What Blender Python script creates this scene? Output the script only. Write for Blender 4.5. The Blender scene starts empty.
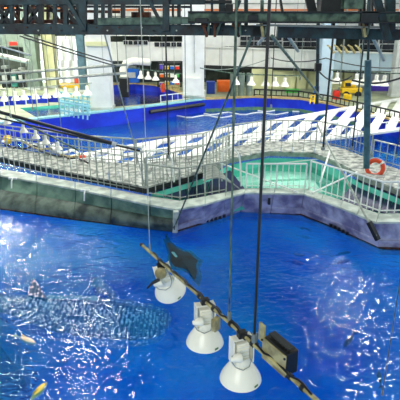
import bpy, bmesh, math, random
from mathutils import Vector, Matrix
random.seed(7)
S = bpy.context.scene
COL = S.collection
PI = math.pi
# ------------------------------------------------------------------ camera, world, lights
H, PITCH, F = 6.5, math.radians(20.5), 500.0
cam = bpy.data.cameras.new('camera'); cam.sensor_width = 36; cam.lens = 36*F/400; cam.clip_end = 300
co = bpy.data.objects.new('camera', cam); COL.objects.link(co)
co.location = (0, 0, H); co.rotation_euler = (PI/2-PITCH, 0, 0)
S.camera = co
S.view_settings.view_transform = 'Standard'; S.view_settings.look = 'None'
S.view_settings.gamma = 1; S.view_settings.use_curve_mapping = False
S.view_settings.exposure = 0.5
w = bpy.data.worlds.new('world'); S.world = w; w.use_nodes = True
bg = w.node_tree.nodes['Background']; bg.inputs[0].default_value = (0.80, 0.92, 1.0, 1); bg.inputs[1].default_value = 0.5
def area(name, loc, size, energy, color=(1, 1, 1), target=None):
    l = bpy.data.lights.new(name, 'AREA'); l.shape = 'RECTANGLE'; l.size, l.size_y = size; l.energy = energy; l.color = color
    o = bpy.data.objects.new(name, l); COL.objects.link(o); o.location = loc
    if target is not None: o.rotation_euler = (Vector(target)-Vector(loc)).to_track_quat('-Z', 'Y').to_euler()
    return o
area('skylight_near', (-6, 2, 13), (4, 4), 2300, (1, .98, .92), (2, 14, 0))  # this and the next three: overhead area lights added to brighten the hall
area('skylight_mid', (13.5, 19, 13), (5, 4), 3200, (1, 1, .95), (3, 24, 0))
area('skylight_far', (-17, 29, 13), (4, 6), 1500, (1, 1, .96), (-3, 38, 1))
area('skylight_far_right', (15.5, 29, 13), (4, 6), 2400, (1, 1, .96), (4, 38, 1))
area('window_light_behind', (-5, -6, 9), (8, 4), 500, (1, 1, .96), (1, 14, 1))  # unseen fill added behind the camera to brighten faces turned toward it

cp, sp = math.cos(PITCH), math.sin(PITCH)
def ray(x, y):
    a = (x-200)/F; b = (200-y)/F
    return Vector((a, cp+sp*b, -sp+cp*b))
def at(x, y, z):                       # point seen at a pixel on the level z
    d = ray(x, y); t = (z-H)/d.z
    return Vector((0, 0, H))+d*t
def atY(x, y, Y):                      # the same on the upright plane at distance Y
    d = ray(x, y); t = Y/d.y
    return Vector((0, 0, H))+d*t
def V(*a): return Vector(a)

# ------------------------------------------------------------------ materials
def lin(c):
    return tuple(((v/255)/12.92 if v/255 <= .04045 else ((v/255+.055)/1.055)**2.4) for v in c)
MATS = {}
def mat(name, rgb, rough=.6, metal=0, var=.0, scale=3.0, rgb2=None, bump=0.0, bscale=20, emit=0):
    if name in MATS: return MATS[name]
    m = bpy.data.materials.new(name); m.use_nodes = True; nt = m.node_tree; b = nt.nodes['Principled BSDF']
    c = lin(rgb); b.inputs['Roughness'].default_value = rough; b.inputs['Metallic'].default_value = metal
    tc = nt.nodes.new('ShaderNodeTexCoord'); n = nt.nodes.new('ShaderNodeTexNoise')
    n.inputs['Scale'].default_value = scale; n.inputs['Detail'].default_value = 5
    nt.links.new(tc.outputs['Object'], n.inputs['Vector'])
    r = nt.nodes.new('ShaderNodeValToRGB'); nt.links.new(n.outputs[0], r.inputs[0])
    c2 = lin(rgb2) if rgb2 else tuple(v*(1-var) for v in c)
    r.color_ramp.elements[0].position = .38; r.color_ramp.elements[0].color = (*c2, 1)
    r.color_ramp.elements[1].position = .62; r.color_ramp.elements[1].color = (*c, 1)
    nt.links.new(r.outputs[0], b.inputs['Base Color'])
    if bump:
        n2 = nt.nodes.new('ShaderNodeTexNoise'); n2.inputs['Scale'].default_value = bscale
        nt.links.new(tc.outputs['Object'], n2.inputs['Vector'])
        bp = nt.nodes.new('ShaderNodeBump'); bp.inputs['Strength'].default_value = bump; bp.inputs['Distance'].default_value = .02
        nt.links.new(n2.outputs[0], bp.inputs['Height']); nt.links.new(bp.outputs[0], b.inputs['Normal'])
    if emit:
        b.inputs['Emission Color'].default_value = (*c, 1); b.inputs['Emission Strength'].default_value = emit
    MATS[name] = m; return m

def water_mat(name, c1, c2, tint, cover, big=.35, ripple=2.2, strength=.6, rough=.04, gloss=.14, refr=0):
    m = bpy.data.materials.new(name); m.use_nodes = True; nt = m.node_tree; N = nt.nodes; L = nt.links; N.clear()
    out = N.new('ShaderNodeOutputMaterial'); geo = N.new('ShaderNodeNewGeometry')
    mp = N.new('ShaderNodeMapping'); mp.inputs['Scale'].default_value = (.8, 1.25, 1); mp.inputs['Rotation'].default_value = (0, 0, .5)
    L.new(geo.outputs['Position'], mp.inputs[0])
    n1 = N.new('ShaderNodeTexNoise'); n1.inputs['Scale'].default_value = big; n1.inputs['Detail'].default_value = 6; n1.inputs['Roughness'].default_value = .6
    L.new(geo.outputs['Position'], n1.inputs['Vector'])
    cr = N.new('ShaderNodeValToRGB'); L.new(n1.outputs[0], cr.inputs[0])
    cr.color_ramp.elements[0].position = .36; cr.color_ramp.elements[0].color = (*lin(c1), 1)
    cr.color_ramp.elements[1].position = .64; cr.color_ramp.elements[1].color = (*lin(c2), 1)
    r1 = N.new('ShaderNodeTexNoise'); r1.inputs['Scale'].default_value = ripple; r1.inputs['Detail'].default_value = 1; r1.inputs['Distortion'].default_value = 1.0
    r2 = N.new('ShaderNodeTexNoise'); r2.inputs['Scale'].default_value = ripple*3.6; r2.inputs['Detail'].default_value = .6; r2.inputs['Distortion'].default_value = .8
    L.new(mp.outputs[0], r1.inputs['Vector']); L.new(mp.outputs[0], r2.inputs['Vector'])
    ad = N.new('ShaderNodeMath'); ad.operation = 'MULTIPLY_ADD'; ad.inputs[1].default_value = .32
    L.new(r2.outputs[0], ad.inputs[0]); L.new(r1.outputs[0], ad.inputs[2])
    bp = N.new('ShaderNodeBump'); bp.inputs['Strength'].default_value = strength; bp.inputs['Distance'].default_value = .14
    bp2 = N.new('ShaderNodeBump'); bp2.inputs['Strength'].default_value = gloss; bp2.inputs['Distance'].default_value = .12; ad2 = N.new('ShaderNodeMath'); ad2.operation = 'MULTIPLY_ADD'; ad2.inputs[1].default_value = .8; L.new(r2.outputs[0], ad2.inputs[0]); L.new(r1.outputs[0], ad2.inputs[2]); L.new(ad2.outputs[0], bp2.inputs['Height'])
    L.new(ad.outputs[0], bp.inputs['Height'])
    tr = N.new('ShaderNodeBsdfTransparent'); tr.inputs[0].default_value = (*tint, 1)
    if refr:
        rf = N.new('ShaderNodeBsdfRefraction'); rf.inputs['IOR'].default_value = 1.33; rf.inputs['Roughness'].default_value = 0; rf.inputs[0].default_value = (*tint, 1); L.new(bp2.outputs[0], rf.inputs['Normal'])
        tm = N.new('ShaderNodeMixShader'); tm.inputs[0].default_value = refr; L.new(tr.outputs[0], tm.inputs[1]); L.new(rf.outputs[0], tm.inputs[2]); tr = tm
    df = N.new('ShaderNodeBsdfDiffuse'); L.new(cr.outputs[0], df.inputs[0]); L.new(bp.outputs[0], df.inputs['Normal'])
    mx = N.new('ShaderNodeMixShader'); mx.inputs[0].default_value = cover
    L.new(tr.outputs[0], mx.inputs[1]); L.new(df.outputs[0], mx.inputs[2])
    fr = N.new('ShaderNodeFresnel'); fr.inputs[0].default_value = 1.33; L.new(bp2.outputs[0], fr.inputs['Normal'])
    gl = N.new('ShaderNodeBsdfGlossy'); gl.inputs['Roughness'].default_value = rough; L.new(bp2.outputs[0], gl.inputs['Normal'])
    m2 = N.new('ShaderNodeMixShader'); L.new(fr.outputs[0], m2.inputs[0]); L.new(mx.outputs[0], m2.inputs[1]); L.new(gl.outputs[0], m2.inputs[2])
    L.new(m2.outputs[0], out.inputs[0]); return m

M = dict(
 white=mat('white_paint', (236, 238, 232), .5, 0, .08, 2),
 enamel=mat('white_enamel', (248, 246, 228), .25, 0, .05, 6),
 cream=mat('cream_wall', (222, 222, 170), .7, 0, .12, 1.2),
 concrete=mat('light_concrete', (200, 205, 200), .8, 0, .2, 2, bump=.3),
 rail=mat('galvanised_rail', (172, 182, 170), .4, .2, .35, 8),
 railw=mat('white_rail', (235, 240, 235), .4, 0, .08, 8),
 steel=mat('grey_steel', (150, 158, 150), .45, .4, .3, 6),
 dark=mat('dark_steel', (38, 44, 44), .6, .2, .4, 6),
 black=mat('black_rubber', (18, 20, 20), .45, 0, .2, 6),
 teal=mat('teal_green_paint', (14, 56, 62), .5, .1, 0, 5, rgb2=(4, 20, 24), bump=.3),
 rust=mat('rusty_steel', (104, 62, 42), .8, .1, 0, 9, rgb2=(24, 22, 20)),
 olive=mat('weathered_green_steel', (98, 124, 106), .6, .1, 0, 6, rgb2=(32, 54, 46)),
 hullg=mat('weathered_green_panel', (120, 152, 132), .6, 0, 0, 1.6, rgb2=(62, 96, 86), bump=.5, bscale=7),
 hulld=mat('dark_green_fender', (104, 122, 110), .45, 0, 0, 2, rgb2=(42, 56, 52)),
 hullp=mat('weathered_violet_concrete', (184, 186, 212), .7, 0, 0, 2.2, rgb2=(112, 112, 150), bump=.5, bscale=9),
 ledge=mat('pale_ledge', (205, 216, 205), .6, 0, 0, 2.5, rgb2=(158, 172, 162)),
 plank=mat('pale_plank', (186, 190, 182), .7, 0, 0, 4, rgb2=(96, 104, 100)),
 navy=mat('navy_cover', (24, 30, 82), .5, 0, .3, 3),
 blue=mat('blue_tank_paint', (8, 60, 214), .4, 0, 0, .8, rgb2=(4, 30, 180)),
 cobalt=mat('bright_blue_paint', (20, 108, 214), .5, 0, .25, 2),
 aqua=mat('pale_aqua_coping', (150, 210, 222), .6, 0, .2, 3),
 tan=mat('tan_coping', (205, 180, 120), .7, 0, .3, 3),
 floorm=mat('hall_floor_paint', (176, 184, 146), .6, 0, 0, 1.0, rgb2=(140, 150, 122)),
 algae=mat('green_algae_band', (96, 140, 80), .8, 0, 0, 4, rgb2=(70, 110, 120)),
 orange=mat('orange_plastic', (236, 110, 30), .4, 0, .1, 6),
 ringo=mat('lifebuoy_orange', (232, 76, 30), .45, 0, .15, 9),
 red=mat('red_plastic', (214, 48, 36), .4),
 yellow=mat('yellow_plastic', (238, 196, 30), .4, 0, .1, 8),
 green=mat('green_plastic', (60, 190, 70), .5),
 purple=mat('violet_plastic', (84, 60, 190), .5),
 glassd=mat('dark_window_glass', (26, 32, 40), .15, 0, .4, 1.2),
 winlit=mat('bright_window_pane', (238, 246, 250), .3, 0, 0, 2, emit=.55),
 graywall=mat('grey_green_pillar', (120, 138, 124), .7, 0, .2, 2),
 interior=mat('dim_interior_wall', (70, 80, 70), .8, 0, 0, 1.2, rgb2=(36, 44, 42)),
 bronze=mat('stained_brass_plate', (196, 186, 130), .4, .2, 0, 8, rgb2=(140, 128, 84)),
 orangeline=mat('orange_stripe_paint', (226, 128, 70), .6),
 beachy=mat('pale_blue_wall', (188, 212, 224), .6, 0, .08, 1),
 tanksand=mat('lit_tank_floor', (70, 205, 250), .9, 0, 0, .5, rgb2=(20, 130, 235)),
 tankblue=mat('tank_floor_blue', (20, 120, 235), .9, 0, 0, .3, rgb2=(6, 60, 205)),
 tankdark=mat('deep_blue_rock', (8, 20, 150), .9, 0, .4, .8),
 penfloor=mat('teal_pen_floor', (110, 225, 200), .8, 0, 0, .6, rgb2=(60, 180, 160)),
 penpale=mat('pale_mint_floor_panel', (235, 255, 245), .8, 0, .08, 1),
)
M['water'] = water_mat('tank_water', (0, 86, 224), (20, 180, 255), (.40, .88, 1.0), .24, .3, 1.7, 1.0, .02, .31, .65)
M['waterteal'] = water_mat('pen_water', (60, 185, 165), (120, 225, 200), (.8, 1, .95), .22, 1.2, 2.0, .25, .06)
M['wateraqua'] = water_mat('shallow_teal_water', (40, 190, 170), (90, 225, 200), (.5, .95, .9), .5, 1.0, 2.0, .2, .08)
M['waterdark'] = water_mat('basin_water', (4, 30, 170), (8, 60, 220), (.2, .4, .9), .7, .6, 1.6, .4, .06)

# ------------------------------------------------------------------ mesh builder
ORG = {}
def org(o):
    return ORG.get(o.name, V(0, 0, 0)) if o else V(0, 0, 0)
class MB:
    def __init__(s): s.v = []; s.f = []; s.smooth = False
    def add(s, vs, fs):
        n = len(s.v); s.v += [Vector(v) for v in vs]; s.f += [tuple(i+n for i in f) for f in fs]; return s
    def box(s, c, size, rot=None):
        c = Vector(c); hx, hy, hz = size[0]/2, size[1]/2, size[2]/2
        R = rot or Matrix.Identity(3)
        vs = [c+R@V(x*hx, y*hy, z*hz) for x in (-1, 1) for y in (-1, 1) for z in (-1, 1)]
        return s.add(vs, [(0, 1, 3, 2), (4, 6, 7, 5), (0, 4, 5, 1), (2, 3, 7, 6), (0, 2, 6, 4), (1, 5, 7, 3)])
    def beam(s, a, b, wd, ht, up=V(0, 0, 1)):
        a = Vector(a); b = Vector(b); d = (b-a).normalized(); sd = d.cross(up)
        if sd.length < 1e-4: sd = d.cross(V(0, 1, 0))
        sd.normalize(); u = sd.cross(d)
        vs = [p+sd*x*wd/2+u*z*ht/2 for p in (a, b) for x, z in ((-1, -1), (1, -1), (1, 1), (-1, 1))]
        return s.add(vs, [(0, 1, 2, 3), (7, 6, 5, 4), (0, 4, 5, 1), (1, 5, 6, 2), (2, 6, 7, 3), (3, 7, 4, 0)])
    def tube(s, pts, r, n=7, r2=None):
        pts = [Vector(p) for p in pts]; rings = []; prev = None
        for i, p in enumerate(pts):
            d = (pts[min(i+1, len(pts)-1)]-pts[max(i-1, 0)]).normalized()
            ref = prev if prev is not None else (V(0, 0, 1) if abs(d.z) < .9 else V(1, 0, 0))
            u = ref-d*ref.dot(d)
            if u.length < 1e-3: u = V(0, 1, 0)-d*d.y
            u.normalize(); prev = u; q = d.cross(u)
            rr = r if r2 is None else r+(r2-r)*i/(len(pts)-1)
            rings.append([p+(u*math.cos(2*PI*k/n)+q*math.sin(2*PI*k/n))*rr for k in range(n)])
        vs = [v for rg in rings for v in rg]; fs = []
        for i in range(len(rings)-1):
            for k in range(n):
                fs.append((i*n+k, i*n+(k+1) % n, (i+1)*n+(k+1) % n, (i+1)*n+k))
        fs.append(tuple(range(n-1, -1, -1))); fs.append(tuple(range((len(rings)-1)*n, len(rings)*n)))
        s.smooth = True
        return s.add(vs, fs)
    def lathe(s, prof, n=28, c=V(0, 0, 0), R=None, cap=True):
        R = R or Matrix.Identity(3); vs = []; fs = []
        for r, z in prof:
            for k in range(n):
                vs.append(c+R@V(r*math.cos(2*PI*k/n), r*math.sin(2*PI*k/n), z))
        for i in range(len(prof)-1):
            for k in range(n):
                fs.append((i*n+k, i*n+(k+1) % n, (i+1)*n+(k+1) % n, (i+1)*n+k))
        if cap: fs.append(tuple(range(n-1, -1, -1))); fs.append(tuple(range((len(prof)-1)*n, len(prof)*n)))
        s.smooth = True
        return s.add(vs, fs)
    def prism(s, poly, z0, z1):
        n = len(poly); vs = [V(p[0], p[1], z0) for p in poly]+[V(p[0], p[1], z1) for p in poly]
        fs = [tuple(range(n-1, -1, -1)), tuple(range(n, 2*n))]+[(i, (i+1) % n, (i+1) % n+n, i+n) for i in range(n)]
        return s.add(vs, fs)
    def hexa(s, a, b):                  # solid between two quads
        return s.add(list(a)+list(b), [(0, 1, 2, 3), (7, 6, 5, 4), (0, 4, 5, 1), (1, 5, 6, 2), (2, 6, 7, 3), (3, 7, 4, 0)])
    def build(s, name, m, parent=None, bevel=0):
        o0 = org(parent); me = bpy.data.meshes.new(name)
        me.from_pydata([v-o0 for v in s.v], [], s.f)
        bm = bmesh.new(); bm.from_mesh(me); bmesh.ops.recalc_face_normals(bm, faces=bm.faces)
        bm.to_mesh(me); bm.free()
        me.materials.append(m)
        if s.smooth:
            for p in me.polygons: p.use_smooth = True
            me.set_sharp_from_angle(angle=math.radians(40))
        o = bpy.data.objects.new(name, me); COL.objects.link(o)
        if parent: o.parent = parent; ORG[o.name] = o0
        if bevel:
            b = o.modifiers.new('bevel', 'BEVEL'); b.width = bevel; b.segments = 2; b.limit_method = 'ANGLE'
        return o
def thing(name, label, cat, loc, group=None):
    o = bpy.data.objects.new(name, None); COL.objects.link(o); o.location = loc; o.empty_display_size = .2
    o['label'] = label; o['category'] = cat
    if group: o['group'] = group
    ORG[o.name] = Vector(loc); return o
def tag(o, label, cat, group=None):
    o['label'] = label; o['category'] = cat
    if group: o['group'] = group
    return o
def struct(o): o['kind'] = 'structure'; return o
def dup(root, loc=None, rz=None, label=None, scale=None, group=None):
    def cp_(o, par):
        c = o.copy(); COL.objects.link(c)
        if par: c.parent = par
        for ch in o.children: cp_(ch, c)
        return c
    r = cp_(root, None)
    if loc is not None: r.location = loc
    if rz is not None: r.rotation_euler.z = rz
    if scale: r.scale = (scale,)*3
    if label: r['label'] = label
    if group: r['group'] = group
    return r
ORD = ['leftmost', 'second from left', 'third from left', 'fourth from left', 'fifth from left', 'sixth from left', 'seventh from left', 'eighth from left', 'ninth from left', 'tenth from left']
def xy(pts, z): return [at(x, y, z) for x, y in pts]

# ------------------------------------------------------------------ the setting: water, tank, floor
DZ = .9                                 # deck and hall floor level above the water
def sheet(name, pts, m, th=.02):
    return MB().prism([(p.x, p.y) for p in pts], pts[0].z-th, pts[0].z).build(name, m)
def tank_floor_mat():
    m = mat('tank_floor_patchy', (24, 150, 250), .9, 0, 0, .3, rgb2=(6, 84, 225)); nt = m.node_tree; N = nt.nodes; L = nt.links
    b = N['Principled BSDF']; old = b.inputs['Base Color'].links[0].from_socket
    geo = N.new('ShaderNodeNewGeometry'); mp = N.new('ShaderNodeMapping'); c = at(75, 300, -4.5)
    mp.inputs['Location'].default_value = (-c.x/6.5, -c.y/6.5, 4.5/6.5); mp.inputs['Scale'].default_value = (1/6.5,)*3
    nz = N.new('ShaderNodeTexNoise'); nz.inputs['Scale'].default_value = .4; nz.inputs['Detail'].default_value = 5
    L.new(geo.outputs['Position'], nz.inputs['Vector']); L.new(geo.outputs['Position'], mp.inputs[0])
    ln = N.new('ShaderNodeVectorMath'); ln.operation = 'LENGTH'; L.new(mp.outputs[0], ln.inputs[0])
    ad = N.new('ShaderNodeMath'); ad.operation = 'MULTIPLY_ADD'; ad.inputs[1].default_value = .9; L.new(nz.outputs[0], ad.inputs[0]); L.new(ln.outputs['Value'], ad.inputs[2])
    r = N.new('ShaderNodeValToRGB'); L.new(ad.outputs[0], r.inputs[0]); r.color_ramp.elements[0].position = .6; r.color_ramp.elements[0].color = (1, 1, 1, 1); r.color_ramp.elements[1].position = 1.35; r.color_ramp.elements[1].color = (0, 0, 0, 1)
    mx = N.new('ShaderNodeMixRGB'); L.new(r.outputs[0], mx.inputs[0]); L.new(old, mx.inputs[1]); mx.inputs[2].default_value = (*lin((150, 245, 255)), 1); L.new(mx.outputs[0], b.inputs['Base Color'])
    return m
def plane(name, pts, m, parent=None):
    return MB().add(pts, [tuple(range(len(pts)))]).build(name, m, parent)
rim = [(-60, 130), (0, 123), (45, 118), (110, 111), (160, 105), (205, 99), (255, 97), (300, 99), (330, 104), (370, 114), (430, 130)]
rimw = xy(rim, DZ)
# main water reaches under the walkway to the back tank wall
wp = [V(-14, -3, 0), V(14, -3, 0)]+[V(p.x, p.y+.05, 0) for p in reversed(rimw)]
wp[0] = V(-14, -3, 0)
struct(plane('water', wp, M['water']))
b = []
for p in reversed(rimw): b.append(V(p.x, p.y+.2, -4.5))
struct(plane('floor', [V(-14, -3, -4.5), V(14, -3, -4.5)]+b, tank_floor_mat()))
# back tank wall under the rim
m_ = MB()
for a, c in zip(rimw[:-1], rimw[1:]):
    m_.hexa([V(a.x, a.y, -4.5), V(c.x, c.y, -4.5), V(c.x, c.y, DZ-.06), V(a.x, a.y, DZ-.06)], [V(a.x, a.y+.3, -4.5), V(c.x, c.y+.3, -4.5), V(c.x, c.y+.3, DZ-.06), V(a.x, a.y+.3, DZ-.06)])
struct(m_.build('wall_tank_back', M['blue']))
# algae strip at the waterline on the curved part
m_ = MB()
for a, c in zip(rimw[5:-2], rimw[6:-1]):
    m_.hexa([V(a.x, a.y-.03, .0), V(c.x, c.y-.03, .0), V(c.x, c.y-.03, .22), V(a.x, a.y-.03, .22)], [V(a.x, a.y, .0), V(c.x, c.y, .0), V(c.x, c.y, .22), V(a.x, a.y, .22)])
struct(m_.build('trim_1', M['algae']))
# hall floor with two pools cut out, as triangulated polygon
tealp = [(20, 108), (84, 103), (97, 110), (36, 117)]
basin = [(112, 84.5), (135, 83.5), (158, 85.5), (178, 91), (193, 98), (152, 103.5), (112, 107)]
def poly_with_holes(name, outer, holes, z, m):
    from mathutils.geometry import tessellate_polygon
    loops = [outer]+holes; tris = tessellate_polygon([[V(p.x, p.y, 0) for p in l] for l in loops])
    vs = [V(p.x, p.y, z) for l in loops for p in l]
    return MB().add(vs, [t for t in tris]).build(name, m)
back = 46
floor_outer = rimw+[V(30, back, DZ), V(-30, back, DZ)]
struct(poly_with_holes('floor_hall', floor_outer, [xy(tealp, DZ), xy(basin, DZ)], DZ, M['floorm']))
def pool(prefix, pts, depth, wl, wm, wallm):
    m_ = MB()
    P = xy(pts, DZ)
    for a, c in zip(P, P[1:]+P[:1]):
        m_.add([V(a.x, a.y, DZ-depth), V(c.x, c.y, DZ-depth), V(c.x, c.y, DZ), V(a.x, a.y, DZ)], [(0, 1, 2, 3)])
    m_.add([V(a.x, a.y, DZ-depth) for a in P], [tuple(range(len(P)))])
    struct(m_.build('wall_'+prefix, wallm))
    struct(plane('water_'+prefix, [V(a.x, a.y, DZ-wl) for a in P], wm))
pool('shallow_pool', tealp, .8, .12, M['wateraqua'], M['penfloor'])
pool('round_basin', basin, 1.4, .55, M['waterdark'], M['blue'])
# coping stones along the rim: separate pieces
def coping(pts, z, width, thick, mats, piece, name, label):
    root = thing(name, label, 'coping', pts[0])
    k = 0
    for a, c in zip(pts[:-1], pts[1:]):
        L = (c-a).length; n = max(1, round(L/piece)); d = (c-a).normalized(); nrm = V(-d.y, d.x, 0)
        for i in range(n):
            p = a+d*(L*i/n+.015); q = a+d*(L*(i+1)/n-.015)
            h = thick+random.uniform(-.008, .008)
            MB().hexa([p-nrm*.06, q-nrm*.06, q+nrm*width, p+nrm*width], [v+V(0, 0, h) for v in (p-nrm*.06, q-nrm*.06, q+nrm*width, p+nrm*width)]).build('coping_stone', mats, root)
coping([V(p.x, p.y, DZ-.05) for p in rimw[:6]], DZ, .42, .09, M['aqua'], 1.4, 'tank_coping', 'pale aqua coping stones edging the straight back side of the blue tank')
coping([V(p.x, p.y, DZ-.05) for p in rimw[5:]], DZ, .5, .1, M['tan'], 1.2, 'tank_coping', 'tan coping stones on top of the curved blue tank wall')
bp_ = xy(basin, DZ-.02)
coping(list(reversed(bp_[0:5])), DZ, .35, .08, M['tan'], 1.2, 'basin_coping', 'tan coping stones along the far curved side of the dark blue basin')
# pale sandy floor and rocks deep in the main tank
def mound(name, pts, z0, h, m, label, cat):
    P = xy(pts, z0); c = sum(P, V(0, 0, 0))/len(P); mb = MB(); rings = []
    for k, (s_, hh) in enumerate(((1.1, 0), (1.0, .5), (.8, .85), (.5, 1), (.02, 1.05))):
        rings.append([c+(p-c)*s_+V(random.uniform(-.12, .12)*s_, random.uniform(-.12, .12)*s_, h*hh) for p in P])
    n = len(P); fs = [(i*n+k, i*n+(k+1) % n, (i+1)*n+(k+1) % n, (i+1)*n+k) for i in range(4) for k in range(n)]
    mb.add([v for r in rings for v in r], fs); mb.smooth = True
    return tag(mb.build(name, m), label, cat)
if 0: mound('sand_bank', [(-40, 262), (40, 238), (130, 222), (150, 250), (140, 300), (170, 340), (150, 400), (60, 420), (30, 400), (-40, 340)], -4.4, .8, M['tanksand'], 'pale sandy bank on the tank bottom beneath the whale shark', 'sand')
mound('rock', [(-40, 350), (4, 362), (12, 380), (34, 405), (40, 440), (-40, 440)], -3.9, 1.0, M['tankdark'], 'dark blue rock under the water at the lower left corner', 'rock')

# ------------------------------------------------------------------ walkway around the pen
Lo = [(-60, 163), (0, 175), (75, 188.5), (150, 204.5), (176, 209), (205, 204), (244, 192.5), (304, 193.5), (340, 207), (376, 222), (440, 221)]
Li = [(-60, 157), (0, 168.5), (75, 181.5), (150, 196), (180, 200.5), (205, 196), (246, 188), (305, 188), (343, 200.5), (379, 213.5), (440, 212.5)]
Wl = [(-60, 201), (0, 208.5), (75, 219), (150, 228), (175, 231), (205, 222), (240, 210.5), (301, 214), (340, 229.5), (381, 248), (440, 250)]
LO = xy(Lo, DZ); LI = xy(Li, DZ); WL = xy(Wl, 0)
walk = thing('pen_walkway', 'weathered walkway with a pale ledge wrapping round the near side of the teal pen', 'walkway', at(245, 190, 0))
def lerp(a, b, t): return a+(b-a)*t
for i in range(len(LO)-1):
    left = i < 4
    n = {0: 1, 1: 2, 2: 2, 3: 1}.get(i, 2 if i in (5, 6, 7, 8) else 1)
    for k in range(n):
        t0, t1 = k/n+.004, (k+1)/n-.004
        o0, o1, i0, i1, w0, w1 = [lerp(A[i], A[i+1], t) for A in (LO, LI, WL) for t in (t0, t1)]
        dn = V(0, 0, -.07)
        MB().hexa([o0+dn, o1+dn, i1+dn, i0+dn], [o0, o1, i1, i0]).build('ledge_slab', M['ledge'], walk, .012)
        # face: sloping panel between ledge and fender
        inn = V(0, .28, 0)
        f0, f1 = lerp(o0, w0, .42)+V(0, .06, 0), lerp(o1, w1, .42)+V(0, .06, 0)
        f0.z = f1.z = .46
        a0, a1 = o0+V(0, .07, -.07), o1+V(0, .07, -.07)
        if left:
            MB().hexa([a0, a1, f1, f0], [p+inn for p in (a0, a1, f1, f0)]).build('side_panel', M['hullg'], walk, .01)
        else:
            b0, b1 = w0+V(0, .05, -.25), w1+V(0, .05, -.25)
            MB().hexa([a0, a1, b1, b0], [p+inn for p in (a0, a1, b1, b0)]).build('side_panel', M['hullp'], walk, .01)
            # projecting string course low on the wall
            c0, c1 = lerp(o0, w0, .72), lerp(o1, w1, .72)
            MB().beam(c0, c1, .1, .05).build('string_course', M['hullp'], walk)
        if left:
            # rounded fender: half tube lofted between panel foot and waterline
            vs = []; n2 = 7
            for (f_, w_) in ((f0, w0), (f1, w1)):
                for j in range(n2):
                    a = j/(n2-1); p = lerp(f_, w_+V(0, 0, -.05), a)
                    out = V(0, -1, .25)*(.16*math.sin(PI*a))
                    vs.append(p+out+V(0, -.04, 0))
                vs.append(w_+V(0, .6, -.05)); vs.append(f_+V(0, .5, 0))
            nn = n2+2
            fs = [(j, (j+1) % nn, (j+1) % nn+nn, j+nn) for j in range(nn)]+[tuple(range(nn)), tuple(range(2*nn-1, nn-1, -1))]
            mb = MB().add(vs, fs); mb.smooth = True; mb.build('fender', M['hulld'], walk)
        MB().beam(w0+V(0, -.03, .0), w1+V(0, -.03, .0), .08, .06).build('waterline_strip', M['rust'], walk)
# corner post and small fittings
cpt = LO[4]; wpt = WL[4]
MB().beam(cpt+V(0, -.05, -.05), wpt+V(0, -.08, .0), .16, .12).build('corner_post', M['ledge'], walk, .01)
for (x, y1, y2) in ((14, 180, 196), (86, 192, 210)):
    a = at(x, y1, .8); mb = MB().tube([a+V(0, -.1, .12), a+V(0, -.24, .04), a+V(-.02, -.28, -.22)], .028, 8); mb.build('mooring_hook', M['railw'], walk)
    MB().box(a+V(0, -.1, .1), (.3, .06, .07)).build('hook_plate', M['railw'], walk)
for (x, y) in ((269, 201), (322, 207), (352, 218), (363, 222)):
    a = at(x, y, .55); MB().box(a+V(0, .02, 0), (.08, .16, .24)).build('drain_outlet', M['dark'], walk, .01)
for (x0, y0, x1, y1) in ((207, 219.5, 224, 215), (330, 224, 346, 232)):
    a, b2 = at(x0, y0, .07), at(x1, y1, .07)
    for k in range(5):
        p = lerp(a, b2, k/4); MB().box(p+V(0, -.1, 0), (.1, .08, .09)).build('overflow_slot', M['black'], walk)
MB().beam(at(369, 222, .95), at(378, 240, .5), .16, .1).build('pole_bracket', M['black'], walk)

# upper deck of the left arm and far ring
def strip(root, far, near, z, th, m, name, piece, gap=.02):
    for (f0, f1, n0, n1) in zip(far[:-1], far[1:], near[:-1], near[1:]):
        F0, F1, N0, N1 = at(*f0, z), at(*f1, z), at(*n0, z), at(*n1, z)
        L = (N1-N0).length; n = max(1, round(L/piece))
        for k in range(n):
            t0 = k/n+gap/2/L; t1 = (k+1)/n-gap/2/L
            q = [lerp(N0, N1, t0), lerp(N0, N1, t1), lerp(F0, F1, t1), lerp(F0, F1, t0)]
            MB().hexa([v-V(0, 0, th) for v in q], q).build(name, m, root)
deck = thing('upper_deck', 'raised pale plank deck running from the left edge and round behind the teal pen', 'walkway', at(140, 180, DZ))
dfar = [(-60, 131), (0, 146), (80, 159), (135, 164), (200, 157), (228, 147), (270, 141), (316, 142), (345, 149), (372, 160), (440, 183)]
dnear = [(-60, 143), (0, 156.5), (75, 173), (146, 187), (204, 171), (230, 158), (270, 151), (314, 152.5), (336, 161), (362, 175), (440, 205)]
ZD = 1.15
strip(deck, dfar, dnear, ZD, .06, M['plank'], 'deck_plank', .5)
dn = xy(dnear, ZD); df = xy(dfar, ZD)
for i, (a, c) in enumerate(zip(dn[:-1], dn[1:])):
    lo = 0.25 if i < 3 else .22
    MB().hexa([a+V(0, .02, -.06), c+V(0, .02, -.06), c+V(0, .02, -lo), a+V(0, .02, -lo)], [p+V(0, .1, 0) for p in (a+V(0, .02, -.06), c+V(0, .02, -.06), c+V(0, .02, -lo), a+V(0, .02, -lo))]).build('fascia', M['dark'] if i < 4 else M['steel'], deck)
for a, c in zip(df[:-1], df[1:]):
    MB().beam(a+V(0, 0, -.15), c+V(0, 0, -.15), .08, .2).build('edge_beam', M['steel'], deck)
# support columns of the deck down to the tank floor
for i in range(0):
    p = lerp(dn[i], df[i], .5); MB().tube([p+V(0, 0, -.2), V(p.x, p.y, -4.5)], .12, 8).build('support_column', M['steel'], deck)
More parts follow.
